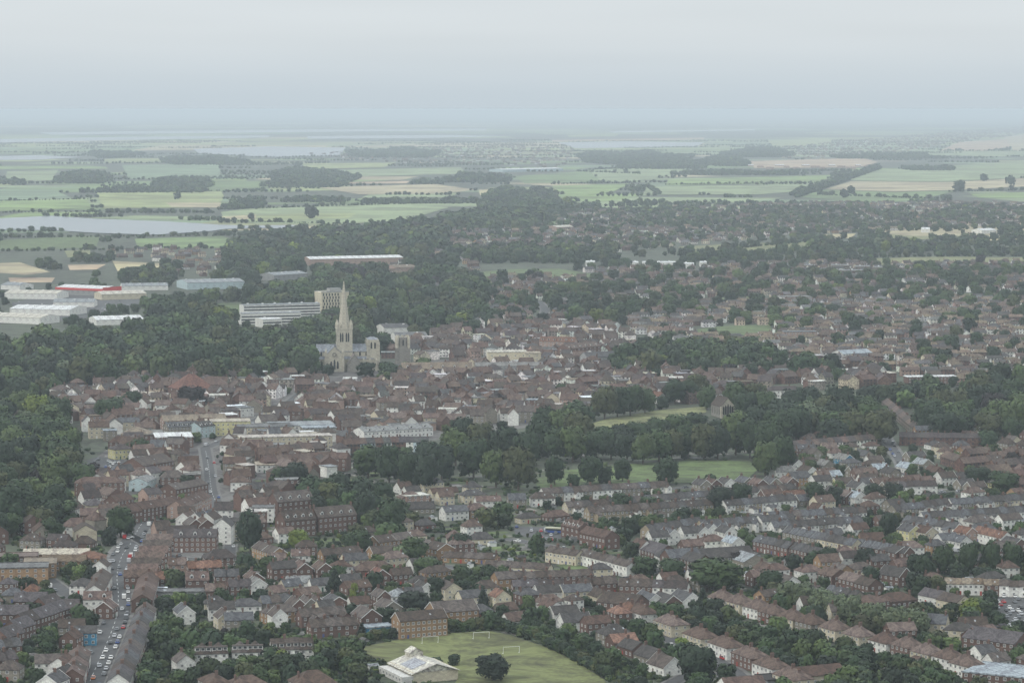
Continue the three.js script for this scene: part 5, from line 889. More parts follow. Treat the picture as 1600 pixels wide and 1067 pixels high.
const CROWNS = { broad: [0, 1, 2, 3, 4, 5].map(() => crown(1500, 0.042, 20, 'broad', true)), cone: [0, 1].map(() => crown(1000, 0.034, 26, 'cone', true)), column: [0, 1].map(() => crown(1000, 0.034, 16, 'column', true)) };
const MID = { broad: [0, 1, 2, 3].map(() => crown(430, 0.072, 14, 'broad', true)), cone: [crown(260, 0.06, 16, 'cone', true)], column: [crown(260, 0.06, 10, 'column', true)] };
const LOW = [0, 1, 2].map(() => crown(60, 0.15, 7, 'broad', true));
const trunkG = cached('trunk', () => { const mb = new MB(); mb.prism(ring(7, 0.035), -0.03, 0.3, 0.72); const lim = (a, r) => { const c = Math.cos(a) * r, s = Math.sin(a) * r, t = 0.012; mb.quad([-t, 0.26, t], [t, 0.26, -t], [c + t * 0.5, 0.55, s - t * 0.5], [c - t * 0.5, 0.55, s + t * 0.5]); mb.quad([t, 0.26, -t], [-t, 0.26, t], [c - t * 0.5, 0.55, s + t * 0.5], [c + t * 0.5, 0.55, s - t * 0.5]); }; for (let i = 0; i < 5; i++) lim(i * 1.26, 0.2); mb.prism(ring(5, 0.022), 0.3, 0.6, 0.4); return mb.geo(); });
const LEAF = { g0: [.016, .034, .013], g1: [.022, .043, .015], g2: [.033, .059, .019], g3: [.014, .028, .014], g4: [.047, .073, .022], pale: [.07, .094, .053], lime: [.095, .13, .021], purple: [.015, .011, .013], dark: [.011, .021, .012], olive: [.041, .05, .018] };
const LEAFWORD = { g0: 'dark green', g1: 'mid green', g2: 'fresh green', g3: 'deep green', g4: 'light green', pale: 'grey green', lime: 'yellow green', purple: 'purple black', dark: 'blackish green', olive: 'olive green' };
const leafM = {}; for (const k in LEAF) leafM[k] = new THREE.MeshStandardMaterial({ color: rgb(LEAF[k]), vertexColors: true, roughness: 0.85 });
const TREES = [];
const greens = () => pick(['g0', 'g0', 'g1', 'g1', 'g2', 'g2', 'g3', 'g3', 'g4', 'g4', 'olive']);
function tree(px, py, wpx, hpx, o = {}) { const p = G(px, py), m = mpp(py); addTree(p.x, p.z, wpx * m, hpx * m, o); }
function addTree(x, z, w, h, o = {}) { const d = Math.hypot(x, z, EYE); TREES.push({ x, z, w, h, shape: o.shape || 'broad', leaf: o.leaf || greens(), desc: o.desc, size: Math.sqrt(w * h) / d * (o.desc ? 1.5 : 1), d }); if (o.mark !== 0) mark(x, z, Math.min(w * 0.3, 4), Math.min(w * 0.3, 4), 0, 4); }
function wood(poly, spacing, w0, w1, o = {}) {
  const q = poly.map((p) => G(p[0], p[1])), x0 = Math.min(...q.map((p) => p.x)), x1 = Math.max(...q.map((p) => p.x)), z0 = Math.min(...q.map((p) => p.z)), z1 = Math.max(...q.map((p) => p.z));
  for (let z = z0; z <= z1; z += spacing) for (let x = x0; x <= x1; x += spacing) {
    const X = x + rr(-0.45, 0.45) * spacing, Z = z + rr(-0.45, 0.45) * spacing, pp = toSheet(X, Z, o.lift ?? w1 * 0.9);
    if (pp[0] < -60 || pp[0] > 1660 || !inside(pp, poly)) continue;
    if (o.skip && rnd() < o.skip + noise2(X * (o.f || 0.006), Z * (o.f || 0.006)) * 0.5) continue;
    if (!free(X, Z, o.clear ?? 2.5, o.clear ?? 2.5, 0, o.over ? 3 : 223)) continue;
    let w = rr(w0, w1);
    if ((w1 < 13 || (w1 <= 20 && w1 < 21)) && rnd() < (w1 < 13 ? 0.85 : 0.35)) { const D = Math.hypot(X, Z); let s = 3; for (; s < 30; s += 3) if (!free(X * (1 + s / D), Z * (1 + s / D), 0.5, 0.5, 0, 1)) break; w = Math.min(w, 2.2 + s * (w1 < 13 ? 0.24 : 0.2)); }
    if (w1 >= 13) { const D = Math.hypot(X, Z), tn = EYE / D; let hid = false; for (let s = 4; s < 330; s += 8) if (!free(X * (1 + s / D), Z * (1 + s / D), 0.5, 0.5, 0, 16)) { if (w > 3 + s * tn) hid = true; break; } if (hid) continue; }  // clear ground kept before the large buildings
    addTree(X, Z, w, w * rr(0.85, 1.2) * (o.tall || 1), { desc: o.desc, shape: rnd() < (o.cone || 0) ? 'cone' : rnd() < (o.column || 0) ? 'column' : 'broad', leaf: rnd() < (o.odd || 0.02) ? pick(['purple', 'lime', 'pale', 'olive']) : undefined });
  }
}
// park belt, lawn trees
const belt = 'in the dense belt between the two park lawns';
for (const [x, y, w, h] of [[575, 747, 48, 52], [608, 755, 46, 62], [640, 762, 42, 58], [590, 735, 40, 38], [630, 740, 42, 42], [668, 738, 44, 50], [690, 752, 46, 62], [665, 768, 44, 60], [712, 728, 46, 60], [740, 748, 52, 64], [775, 762, 48, 62], [810, 766, 52, 72], [720, 700, 40, 50], [752, 712, 46, 52], [790, 722, 50, 56], [822, 730, 46, 56]]) tree(x, y, w, h, { desc: 'in the great wood beside the tall mixed terrace' });
for (const [x, y, w, h] of [[845, 715, 46, 58], [870, 720, 44, 54], [895, 722, 44, 56], [850, 690, 44, 56], [880, 695, 46, 56], [905, 700, 46, 58], [930, 716, 44, 46], [955, 718, 40, 46], [980, 722, 42, 48], [1005, 726, 42, 50], [1030, 722, 44, 52], [1050, 720, 40, 50], [1075, 716, 44, 54], [1100, 718, 46, 58], [1122, 718, 42, 54], [1150, 712, 48, 66], [1172, 716, 46, 64], [940, 696, 38, 30], [968, 694, 38, 32], [998, 692, 40, 34], [1028, 688, 40, 36], [1060, 684, 42, 38], [1090, 680, 42, 36], [1122, 684, 38, 30], [1156, 684, 44, 42], [1180, 690, 46, 58], [897, 684, 60, 58], [1215, 700, 46, 60], [1200, 722, 46, 66], [1222, 738, 40, 60], [1196, 745, 40, 56]]) tree(x, y, w, h, { desc: belt });
for (const [x, y, w, h] of [[867, 758, 30, 46], [923, 757, 38, 46], [946, 756, 24, 28], [973, 753, 27, 38], [1042, 756, 38, 42], [896, 760, 20, 20], [1110, 766, 24, 26]]) tree(x, y, w, h, { desc: 'standing alone on the lower park lawn', leaf: 'g0' });
for (const [x, y, w, h] of [[945, 655, 44, 52], [965, 652, 40, 48], [985, 650, 44, 50], [1008, 646, 36, 42], [1055, 632, 36, 40], [1075, 630, 34, 38], [1035, 640, 20, 22], [1090, 624, 34, 40], [1105, 640, 30, 38], [1150, 640, 40, 46], [1165, 655, 40, 44], [1180, 640, 40, 44], [1195, 655, 40, 44]]) tree(x, y, w, h, { desc: 'along the upper park lawn near the flint chapel' });
wood([[1180, 700], [1190, 640], [1250, 606], [1330, 604], [1385, 622], [1392, 660], [1376, 690], [1300, 684], [1230, 696]], 15, 12, 25, { desc: 'in the wood against the chimneyed terrace', clear: 1 });
wood([[1436, 640], [1440, 612], [1480, 590], [1560, 585], [1640, 590], [1640, 690], [1550, 682], [1462, 676]], 15, 12, 25, { desc: 'in the wood behind the long dormer terrace', clear: 1, skip: 0.05 });
wood([[-40, 600], [90, 610], [110, 640], [100, 690], [160, 705], [105, 725], [110, 765], [20, 770], [60, 792], [118, 790], [125, 815], [-40, 850]], 15, 11, 24, { desc: 'in the tree mass beside the car park', clear: 1, skip: 0.2, f: 0.014, column: 0.03, odd: 0.05 });
// dome trees, willows and big single trees
for (const [x, y] of [[1475, 900], [1514, 899], [1547, 897], [1582, 896], [1617, 895]]) tree(x, y, 33, 50, { desc: 'of the clipped dome row above the white estate', leaf: 'g1' });
tree(1445, 908, 32, 44, { desc: 'beside the clipped dome row', leaf: 'g0' }); tree(1430, 900, 30, 36, { desc: 'beside the clipped dome row', leaf: 'g3' });
for (const [x, y, w, h] of [[1232, 950, 40, 42], [1258, 955, 44, 46], [1285, 962, 42, 44], [1305, 968, 40, 42], [1330, 975, 44, 46], [1365, 985, 46, 44], [1400, 992, 46, 46], [1432, 996, 44, 46]]) tree(x, y, w, h, { desc: 'of the willow row above the pyramid roofs', leaf: 'pale' });
const single = [[1117, 924, 80, 54, 'g2', 'as the huge domed tree by the slate hall'], [1088, 1066, 62, 60, 'g3', 'as the huge dark tree below the curving street'], [1006, 902, 42, 34, 'g1', 'near the townhouse row'], [1050, 905, 44, 32, 'g1', 'near the red brick court'], [986, 872, 28, 26, 'g1', 'beside the tall white gable'], [839, 866, 26, 36, 'g1', 'on the estate car park edge'], [770, 1064, 54, 42, 'dark', 'at the lower edge of the playing field'], [709, 1040, 20, 18, 'g3', 'beside the cream school roof'], [755, 962, 30, 46, 'dark', 'behind the yellow apartment blocks'], [678, 935, 34, 36, 'g3', 'behind the yellow apartment blocks'], [645, 958, 54, 36, 'dark', 'as the spreading dark tree by the yellow block'], [565, 1000, 22, 30, 'dark', 'beside the blue fronted garage'], [523, 928, 34, 42, 'dark', 'below the gabled pair'], [466, 860, 34, 34, 'lime', 'as the bright tree below the big brick blocks'], [441, 1052, 32, 38, 'lime', 'as the bright tree by the dormer row'], [418, 1004, 22, 28, 'lime', 'above the dormer row'], [553, 940, 12, 34, 'lime', 'as the slim pale column'], [645, 878, 44, 40, 'g2', 'by the yellow brick court'], [625, 880, 26, 28, 'pale', 'by the yellow brick court'], [718, 862, 36, 30, 'g3', 'by the bungalow row'], [670, 905, 50, 36, 'g2', 'above the dark hedge trees'], [560, 866, 46, 38, 'g1', 'below the longest brick block'], [595, 800, 40, 50, 'g0', 'below the longest brick block'], [610, 838, 50, 60, 'g1', 'between the brick blocks and the court'], [570, 820, 36, 54, 'g3', 'between the brick blocks and the court'], [460, 762, 46, 40, 'dark', 'above the big brick blocks'], [436, 758, 32, 30, 'g1', 'above the big brick blocks'], [298, 640, 46, 38, 'purple', 'as the copper beech beside the tan roofed hall'], [143, 744, 26, 20, 'purple', 'in the car park'], [1150, 884, 20, 22, 'purple', 'beside the huge domed tree'], [777, 635, 22, 24, 'purple', 'in the old town'], [1138, 590, 26, 22, 'purple', 'beyond the park'], [1585, 735, 24, 30, 'purple', 'in the red brown estate'], [1205, 930, 40, 40, 'g0', 'near the pyramid roofs'], [1098, 960, 32, 44, 'dark', 'behind the curving street'], [188, 840, 44, 50, 'g1', 'at the main road bend'], [170, 852, 26, 30, 'g3', 'at the main road bend'], [390, 862, 40, 66, 'g3', 'as the tall dark poplar by the white block'], [80, 848, 36, 40, 'g1', 'behind the cream roofed shed'], [60, 835, 50, 44, 'olive', 'behind the cream roofed shed'], [1390, 840, 30, 40, 'g3', 'beside the dark estate row'], [1295, 885, 34, 32, 'g3', 'below the cream estate row'], [1352, 890, 34, 34, 'dark', 'below the dark estate row'], [1128, 800, 44, 40, 'dark', 'between the park terraces'], [1160, 790, 34, 36, 'g0', 'between the park terraces'], [970, 805, 34, 36, 'g0', 'between the park terraces'], [1015, 805, 40, 30, 'g1', 'between the park terraces'], [915, 776, 22, 22, 'dark', 'in the first terrace gardens'], [952, 776, 20, 22, 'g0', 'in the first terrace gardens'], [1365, 787, 32, 32, 'g3', 'by the cross road'], [1398, 787, 32, 34, 'dark', 'by the cross road'], [1275, 790, 32, 34, 'g0', 'by the cross road'], [1305, 790, 26, 30, 'dark', 'by the cross road'], [1218, 735, 30, 44, 'g3', 'at the lawn corner'], [1545, 700, 30, 28, 'g0', 'in the red brown estate'], [1570, 772, 50, 36, 'g1', 'below the red brown estate'], [1530, 760, 44, 32, 'g3', 'below the red brown estate'], [205, 640, 34, 30, 'g0', 'in the old town'], [168, 660, 50, 40, 'g1', 'beside the tan pyramid roof'], [215, 712, 36, 28, 'g1', 'beside the pale yellow villa'], [548, 632, 28, 22, 'g1', 'in the old town'], [512, 586, 20, 18, 'g3', 'in front of the cathedral'], [572, 588, 30, 22, 'g0', 'in front of the cathedral'], [795, 640, 20, 18, 'g1', 'in the old town'], [880, 620, 24, 22, 'g1', 'in the old town']];
for (const [x, y, w, h, leaf, desc] of single) tree(x, y, w, h, { leaf, desc, shape: w < h * 0.45 ? 'column' : leaf === 'dark' && h > w * 1.2 ? 'cone' : 'broad' });
// mid distance and garden planting
wood([[480, 770], [560, 740], [640, 770], [560, 790], [540, 850], [470, 850], [480, 790]], 12, 10, 15, { skip: 0.35, clear: 1 });
wood([[740, 790], [860, 770], [880, 830], [780, 815]], 11, 9, 13, { skip: 0.2 });
wood([[470, 505], [640, 508], [650, 540], [600, 556], [480, 556]], 15, 14, 20, { skip: 0.15, clear: 2 });
wood([[-60, 606], [-60, 520], [110, 512], [250, 500], [300, 505], [480, 500], [500, 520], [496, 555], [420, 556], [330, 578], [240, 582], [110, 606]], 15, 9, 25, { clear: 2, tall: 1.05, skip: 0.16, cone: 0.03, f: 0.009, odd: 0.05 });
wood([[-60, 520], [-60, 500], [120, 495], [240, 462], [300, 440], [350, 405], [360, 365], [480, 350], [600, 346], [700, 328], [830, 312], [890, 310], [820, 345], [700, 345], [700, 395], [760, 430], [760, 500], [650, 530], [620, 500], [560, 500], [300, 510]], 16, 9, 24, { skip: 0.34, clear: 4, odd: 0.07, cone: 0.04, f: 0.007 });
wood([[640, 530], [700, 470], [760, 430], [850, 405], [1000, 395], [1240, 370], [1640, 350], [1640, 415], [1200, 414], [900, 428], [850, 500], [760, 520]], 17, 9, 18, { skip: 0.58, clear: 5, f: 0.005, odd: 0.05 });
wood([[690, 400], [820, 402], [1000, 394], [1240, 370], [1640, 352], [1640, 318], [1250, 316], [1000, 308], [850, 312], [700, 345]], 19, 9, 16, { skip: 0.66, clear: 5, f: 0.004, odd: 0.05 });
wood([[1000, 600], [980, 545], [1000, 500], [1240, 480], [1640, 475], [1640, 612], [1480, 600], [1360, 578], [1180, 575]], 18, 6, 16, { skip: 0.64, f: 0.008, clear: 1.5 });
wood([[760, 500], [900, 425], [1200, 412], [1640, 412], [1640, 475], [1000, 500], [850, 512]], 17, 8, 18, { skip: 0.5, f: 0.006, clear: 2 });
wood([[900, 570], [960, 540], [1100, 520], [1330, 545], [1280, 575], [1180, 575], [1100, 600], [970, 590]], 15, 14, 22, { skip: 0.4, clear: 2 });
wood([[1310, 585], [1400, 590], [1640, 560], [1640, 612], [1480, 602], [1380, 608]], 15, 13, 21, { skip: 0.4, clear: 2 });
wood([[1330, 606], [1390, 592], [1480, 584], [1470, 600], [1436, 622], [1428, 640], [1400, 616], [1380, 622]], 13, 10, 18, { clear: 1 });
wood([[-60, 612], [-60, 575], [90, 578], [120, 600], [90, 625]], 14, 10, 20, { clear: 1 });
wood([[470, 742], [560, 735], [600, 765], [596, 800], [500, 800]], 11, 10, 16, { clear: 1 });
wood([[550, 790], [640, 765], [650, 835], [560, 855]], 12, 9, 15, { skip: 0.15, clear: 1 });
wood([[-20, 440], [280, 430], [250, 470], [130, 505], [-20, 512]], 17, 7, 13, { skip: 0.5, clear: 3 });
wood([[700, 445], [960, 436], [980, 470], [760, 485]], 17, 10, 18, { skip: 0.3, clear: 2 });
wood([[700, 412], [960, 404], [960, 420], [700, 424]], 16, 9, 17, { skip: 0.2, clear: 2 });
wood([[690, 382], [960, 374], [970, 406], [700, 412]], 16, 9, 18, { skip: 0.25, clear: 2 });
wood(TOWN, 26, 6, 11, { skip: 0.62, clear: 2 });
wood([[590, 600], [620, 575], [690, 560], [640, 555], [600, 560]], 12, 11, 16, { skip: 0.2 });
wood([[-40, 850], [160, 850], [125, 1085], [-40, 1085]], 9, 5, 10, { skip: 0.42, clear: 1.6 });
wood([[215, 880], [420, 860], [560, 850], [840, 880], [960, 930], [840, 985], [560, 1000], [480, 1085], [215, 1085]], 9.5, 5, 10, { skip: 0.45, clear: 1.6, cone: 0.06 });
wood([[940, 1085], [960, 1040], [860, 985], [900, 940], [1010, 930], [1230, 1085]], 9, 5, 9, { skip: 0.4, clear: 1.6 });
wood([[1010, 930], [1130, 930], [1250, 970], [1640, 1060], [1640, 1100], [1240, 1085], [1100, 1000]], 8.5, 6, 10, { skip: 0.22, clear: 1.6 });
wood([[1180, 850], [1640, 860], [1640, 1040], [1450, 1010], [1200, 940]], 10, 6, 11, { skip: 0.4, clear: 1.6 });
wood([[850, 770], [1250, 745], [1640, 740], [1640, 870], [1100, 850], [900, 830]], 10, 5, 9, { skip: 0.5, clear: 1.5 });
wood([[1230, 690], [1640, 690], [1640, 760], [1250, 760]], 10, 5, 9, { skip: 0.45, clear: 1.5 });
wood([[215, 930], [240, 930], [460, 985], [560, 990], [640, 1040], [600, 1085], [460, 1085], [250, 1000]], 9, 7, 12, { skip: 0.35, clear: 1.6 });
// hedges along the playing field
for (const [x0, y0, x1, y1, n] of [[690, 990, 790, 986, 18], [790, 988, 850, 1008, 14], [850, 1010, 950, 1062, 22], [560, 1008, 690, 992, 14]]) for (let i = 0; i < n; i++) { const t = (i + rnd()) / n; const p = G(x0 + (x1 - x0) * t, y0 + (y1 - y0) * t - 4); addTree(p.x, p.z, rr(4, 7), rr(3.5, 6), { mark: 0 }); }
// open country: copses, hedgerows, single trees
const W = (x0, x1, y0, y1, sp = 20, o = {}) => wood(Array.from({ length: 14 }, (_, k) => { const q = k / 7 * Math.PI, s = rr(0.62, 1.15); return [(x0 + x1) / 2 + Math.cos(q) * s * (x1 - x0) / 2, (y0 + y1) / 2 + Math.sin(q) * s * (y1 - y0) / 2]; }), sp, sp * 0.4, sp * 1.1, { over: true, ...o });
for (const w of [[-40, 60, 277, 290], [75, 185, 263, 287], [85, 340, 286, 301], [240, 340, 270, 300], [130, 245, 232, 247], [250, 400, 240, 258], [400, 560, 262, 292], [415, 500, 258, 282], [340, 420, 302, 327], [430, 560, 302, 318], [570, 760, 304, 318], [740, 830, 286, 325], [800, 880, 288, 318], [630, 700, 276, 290], [690, 800, 264, 287], [880, 1100, 232, 256], [950, 1100, 242, 264], [1100, 1170, 238, 262], [1385, 1510, 255, 268], [1030, 1290, 263, 275], [1290, 1480, 236, 250], [540, 700, 228, 250], [1120, 1250, 228, 246], [-40, 40, 362, 386], [45, 95, 357, 373], [125, 210, 364, 380], [150, 205, 378, 394], [50, 105, 397, 422], [100, 190, 388, 413], [130, 185, 412, 432], [-40, 95, 428, 443], [190, 300, 400, 440], [0, 60, 396, 410], [1420, 1600, 315, 326], [980, 1010, 286, 300], [1100, 1200, 300, 310], [1340, 1440, 308, 318]]) W(...w, w[2] < 300 ? 16 : 14, { skip: 0.18, f: 0.004 });
const hedge = (x0, y0, x1, y1, sp, w0, w1) => { const A = G(x0, y0), B = G(x1, y1), n = Math.hypot(B.x - A.x, B.z - A.z) / sp * 2.2; for (let i = 0; i < n; i++) { const t = (i + rnd() * 0.8) / n, w = rnd() < 0.7 ? rr(w0 * 0.45, w0 * 0.9) : rr(w0, w1); addTree(A.x + (B.x - A.x) * t + rr(-4, 4), A.z + (B.z - A.z) * t + rr(-4, 4), w, w * rr(0.7, 1.1), { mark: 0 }); } };
for (const h of [[1238, 306, 1300, 288, 9, 12, 20], [1300, 288, 1372, 262, 9, 12, 20], [1245, 309, 1375, 264, 10, 12, 20], [1040, 289, 1280, 286, 10, 6, 11], [-40, 315, 140, 311, 14, 6, 12], [-40, 333, 260, 330, 16, 6, 12], [340, 328, 700, 317, 18, 8, 14], [150, 300, 420, 298, 14, 6, 12], [345, 346, 560, 351, 12, 6, 12], [860, 288, 990, 286, 14, 7, 12], [1480, 300, 1640, 297, 22, 8, 18], [1280, 305, 1480, 312, 26, 10, 18], [0, 372, 400, 368, 16, 7, 12], [920, 266, 1090, 256, 24, 10, 16], [900, 268, 1000, 272, 40, 12, 18], [1010, 291, 1030, 304, 14, 8, 14], [1300, 274, 1330, 268, 18, 10, 14], [1470, 236, 1640, 236, 20, 10, 18], [1370, 402, 1640, 400, 12, 8, 14], [1060, 396, 1290, 376, 14, 8, 14], [0, 393, 360, 388, 14, 7, 12]]) hedge(...h);
for (const [x, y, w] of [[487, 342, 22], [322, 335, 10], [277, 312, 12], [392, 343, 10], [1500, 300, 18], [1580, 290, 16], [1538, 284, 12], [1320, 310, 14], [1330, 304, 14]]) tree(x, y, w, w * 1.05, { mark: 0, leaf: 'g3', desc: y === 342 ? 'standing alone in the pale field' : undefined });
for (let i = 0; i < 300; i++) { // tree lines fading into the haze
  const d = 5200 * Math.pow(4.2, Math.pow(rnd(), 0.8)), x = rr(-0.2, 0.2) * d, len = rr(60, 420) * (d / 9000), n = Math.round(len / 14) + 2, a = rr(-0.35, 0.35);
  for (let k = 0; k < n; k++) { const q = (k - n / 2) * 14, X = x + q * Math.cos(a) + rr(-6, 6), Z = -d - q * Math.sin(a) + rr(-12, 12), w = rr(7, 13); if (FIELDS.some((p) => inside(toSheet(X, Z), p))) continue; addTree(X, Z, w, w * rr(0.7, 1), { mark: 0 }); }
}
{
  TREES.forEach((t) => { const [x, y] = toSheet(t.x, t.z); t.out = x < -70 || x > 1670 || y > 1120; });
  const T = TREES.filter((t) => !t.out).sort((a, b) => b.size - a.size);
  const zone = (t) => { const [x, y] = toSheet(t.x, t.z); return y > 940 ? (x < 215 ? 'in the gardens below the courtyard estate' : x < 560 ? 'in the gardens around the dormer row' : x < 1000 ? 'in the hedge of the playing field' : 'in the gardens below the pyramid roofs') : y > 850 ? (x < 560 ? 'in the gardens off the main road' : 'in the gardens of the brick estates') : y > 760 ? 'in the gardens among the terraces' : 'in the woods around the town'; };
  const ind = T.slice(0, 300), rest = T.slice(300), shapeWord = { broad: 'broadleaf tree', cone: 'conical tree', column: 'columnar tree' }, nm = { broad: 'broadleaf_tree', cone: 'conifer_tree', column: 'columnar_tree' };
  for (const t of ind) {
    const desc = t.desc || zone(t), g = thing(nm[t.shape], `${t.w > 22 ? 'very broad' : t.w > 17 ? 'broad' : t.w > 12 ? 'medium' : 'small'} ${LEAFWORD[t.leaf]} ${shapeWord[t.shape]} ${desc}`, 'tree', t.x, 0, t.z, rr(0, 6.28), `trees ${desc}`);
    const tr = mesh('trunk', trunkG, M.bark, g); tr.scale.set(t.w, t.h, t.w);
    const c = mesh('crown', pick(CROWNS[t.shape]), leafM[t.leaf], g); const wf = t.shape === 'broad' ? 1.12 : t.shape === 'cone' ? 1.1 : 1.9; c.scale.set(t.w * wf, t.h * 1.02, t.w * wf); c.position.y = t.shape === 'broad' ? t.h * 0.0 : -t.h * 0.02;
  }
  const groups = new Map();
  for (const t of rest) { const k = t.d > 4600 ? 'low' + Math.floor(rnd() * LOW.length) : t.shape + Math.floor(rnd() * MID[t.shape].length); if (!groups.has(k)) groups.set(k, []); groups.get(k).push(t); }
  const w = thing('woodland', 'mass of further trees spread through the gardens, woods and hedgerows', 'trees', 0, 0, 0); w.userData.kind = 'stuff';
  const base = new THREE.MeshStandardMaterial({ color: 0xffffff, vertexColors: true, roughness: 0.85 }), o = new THREE.Object3D(), col = new THREE.Color();
  for (const [k, list] of groups) {
    const geo = k.startsWith('low') ? LOW[+k[3]] : MID[k.replace(/\d/, '')][+k.match(/\d/)[0]], im = new THREE.InstancedMesh(geo, base, list.length); im.name = 'foliage'; im.castShadow = im.receiveShadow = true;
    list.forEach((t, i) => { const wf = k.startsWith('column') ? 1.9 : 1.15; o.position.set(t.x, -t.h * 0.1, t.z); o.scale.set(t.w * wf, t.h * 1.1, t.w * wf); o.rotation.y = rr(0, 6.28); o.updateMatrix(); im.setMatrixAt(i, o.matrix); im.setColorAt(i, col.setRGB(...vary(LEAF[t.leaf], 0.4))); });
    w.add(im);
  }
  // low garden shrubs and beds
  const shr = [];
  for (let i = 0; i < 16000; i++) { const px = rr(-40, 1640), py = 700 + 390 * Math.pow(rnd(), 0.7), p = G(px, py); if (!free(p.x, p.z, 0.8, 0.8)) continue; shr.push(p); }
  const im = new THREE.InstancedMesh(LOW[0], base, shr.length); im.name = 'garden_shrubs'; tag(im, 'low garden shrubs and hedges between the near houses', 'shrubs', null, 'stuff');
  shr.forEach((p, i) => { const s = rr(1.2, 3.6), h = rr(0.9, 2.6); o.position.set(p.x, -h * 0.2, p.z); o.scale.set(s * rr(1, 2), h * 1.3, s); o.rotation.y = rr(0, 6.28); o.updateMatrix(); im.setMatrixAt(i, o.matrix); im.setColorAt(i, col.setRGB(...vary(LEAF[rnd() < 0.1 ? pick(['lime', 'olive', 'pale']) : greens()], 0.3))); });
  scene.add(im);
  console.log('trees', TREES.length, 'individual', ind.length, 'min size px', ind[299].size * FOCAL, 'shrubs', shr.length);
}
// lawns, patios and sheds in the gardens
{
  const lawn = new MB(), patio = new MB();
  for (let i = 0; i < 5200; i++) { const px = rr(-40, 1640), py = 700 + 390 * Math.pow(rnd(), 0.75), p = G(px, py), w = rr(2, 4.5), l = rr(3, 8), a = (px < 400 ? 4 : 24) * Math.PI / 180 + (rnd() < 0.5 ? Math.PI / 2 : 0); if (!free(p.x, p.z, w, l, a, 3)) continue; const t = rnd() < 0.62 ? lawn : patio, y = 0.07 + rnd() * 0.05, ca = Math.cos(a), sa = Math.sin(a), P = (u, v) => [p.x + u * ca + v * sa, y, p.z - u * sa + v * ca]; t.col = t === lawn ? vary([.068, .09, .034], 0.3) : vary([.14, .132, .12], 0.4); t.quad(P(-w, l), P(w, l), P(w, -l), P(-w, -l)); }
  tag(mesh('garden_lawns', lawn.geo(), new THREE.MeshStandardMaterial({ vertexColors: true, roughness: 1, map: grassTex, color: rgb([K, K, K]) })), 'small lawns between the near houses', 'lawn', null, 'stuff');
  tag(mesh('garden_patios', patio.geo(), new THREE.MeshStandardMaterial({ vertexColors: true, roughness: 0.9, map: roadTex, color: rgb([K, K, K]) })), 'paved yards and drives between the near houses', 'paving', null, 'stuff');
  const bodyG = cached('shedb', () => new MB().box(-1, -0.1, -0.75, 1, 1, 0.75, 'b').geo()), rfG = cached('shedr', () => { const mb = new MB(); for (const s of [-1, 1]) { const A = [-1.1, 0.95, s * 0.9], B = [1.1, 0.95, s * 0.9], C = [1.1, 1.35, 0], D = [-1.1, 1.35, 0]; s > 0 ? mb.quad(A, B, C, D) : mb.quad(B, A, D, C); } for (const s of [-1, 1]) mb.tri([s, 0.98, s * 0.75], [s, 0.98, -s * 0.75], [s, 1.33, 0]); return mb.geo(); });
  const cols = [['pale', M.trim, roofM.n[2]], ['brown timber', M.wood, roofM.d[2]], ['grey', wallM.g[1], roofM.g[1]]];
  for (let i = 0, n = 0; i < 900 && n < 130; i++) { const px = rr(0, 1600), py = rr(790, 1060), p = G(px, py); if (!free(p.x, p.z, 2.2, 2, 0, 255)) continue; const where = py > 950 ? (px < 215 ? 'below the courtyard estate' : px < 560 ? 'near the dormer row' : px < 1010 ? 'by the playing field hedge' : 'in the deep gardens of the pyramid roofs') : py > 860 ? (px < 420 ? 'off the main road' : px < 800 ? 'around the yellow apartment blocks' : px < 1150 ? 'around the gabled bungalows' : 'above the willow row') : px < 420 ? 'in the town yards' : px < 850 ? 'behind the big brick blocks' : 'among the terraces below the park', [wd, m1, m2] = pick(cols), g = thing('garden_shed', `${wd} garden shed ${where}`, 'shed', p.x, 0, p.z, (px < 400 ? 4 : 24) * Math.PI / 180 + (i % 2) * Math.PI / 2, `${wd} garden sheds ${where}`); const k = rr(1.6, 2.4); g.scale.set(k * rr(0.8, 1.3), 2.1, k); mesh('wall', bodyG, m1, g); mesh('roof', rfG, m2, g); mark(p.x, p.z, 3, 2.5, 0); n++; }
}
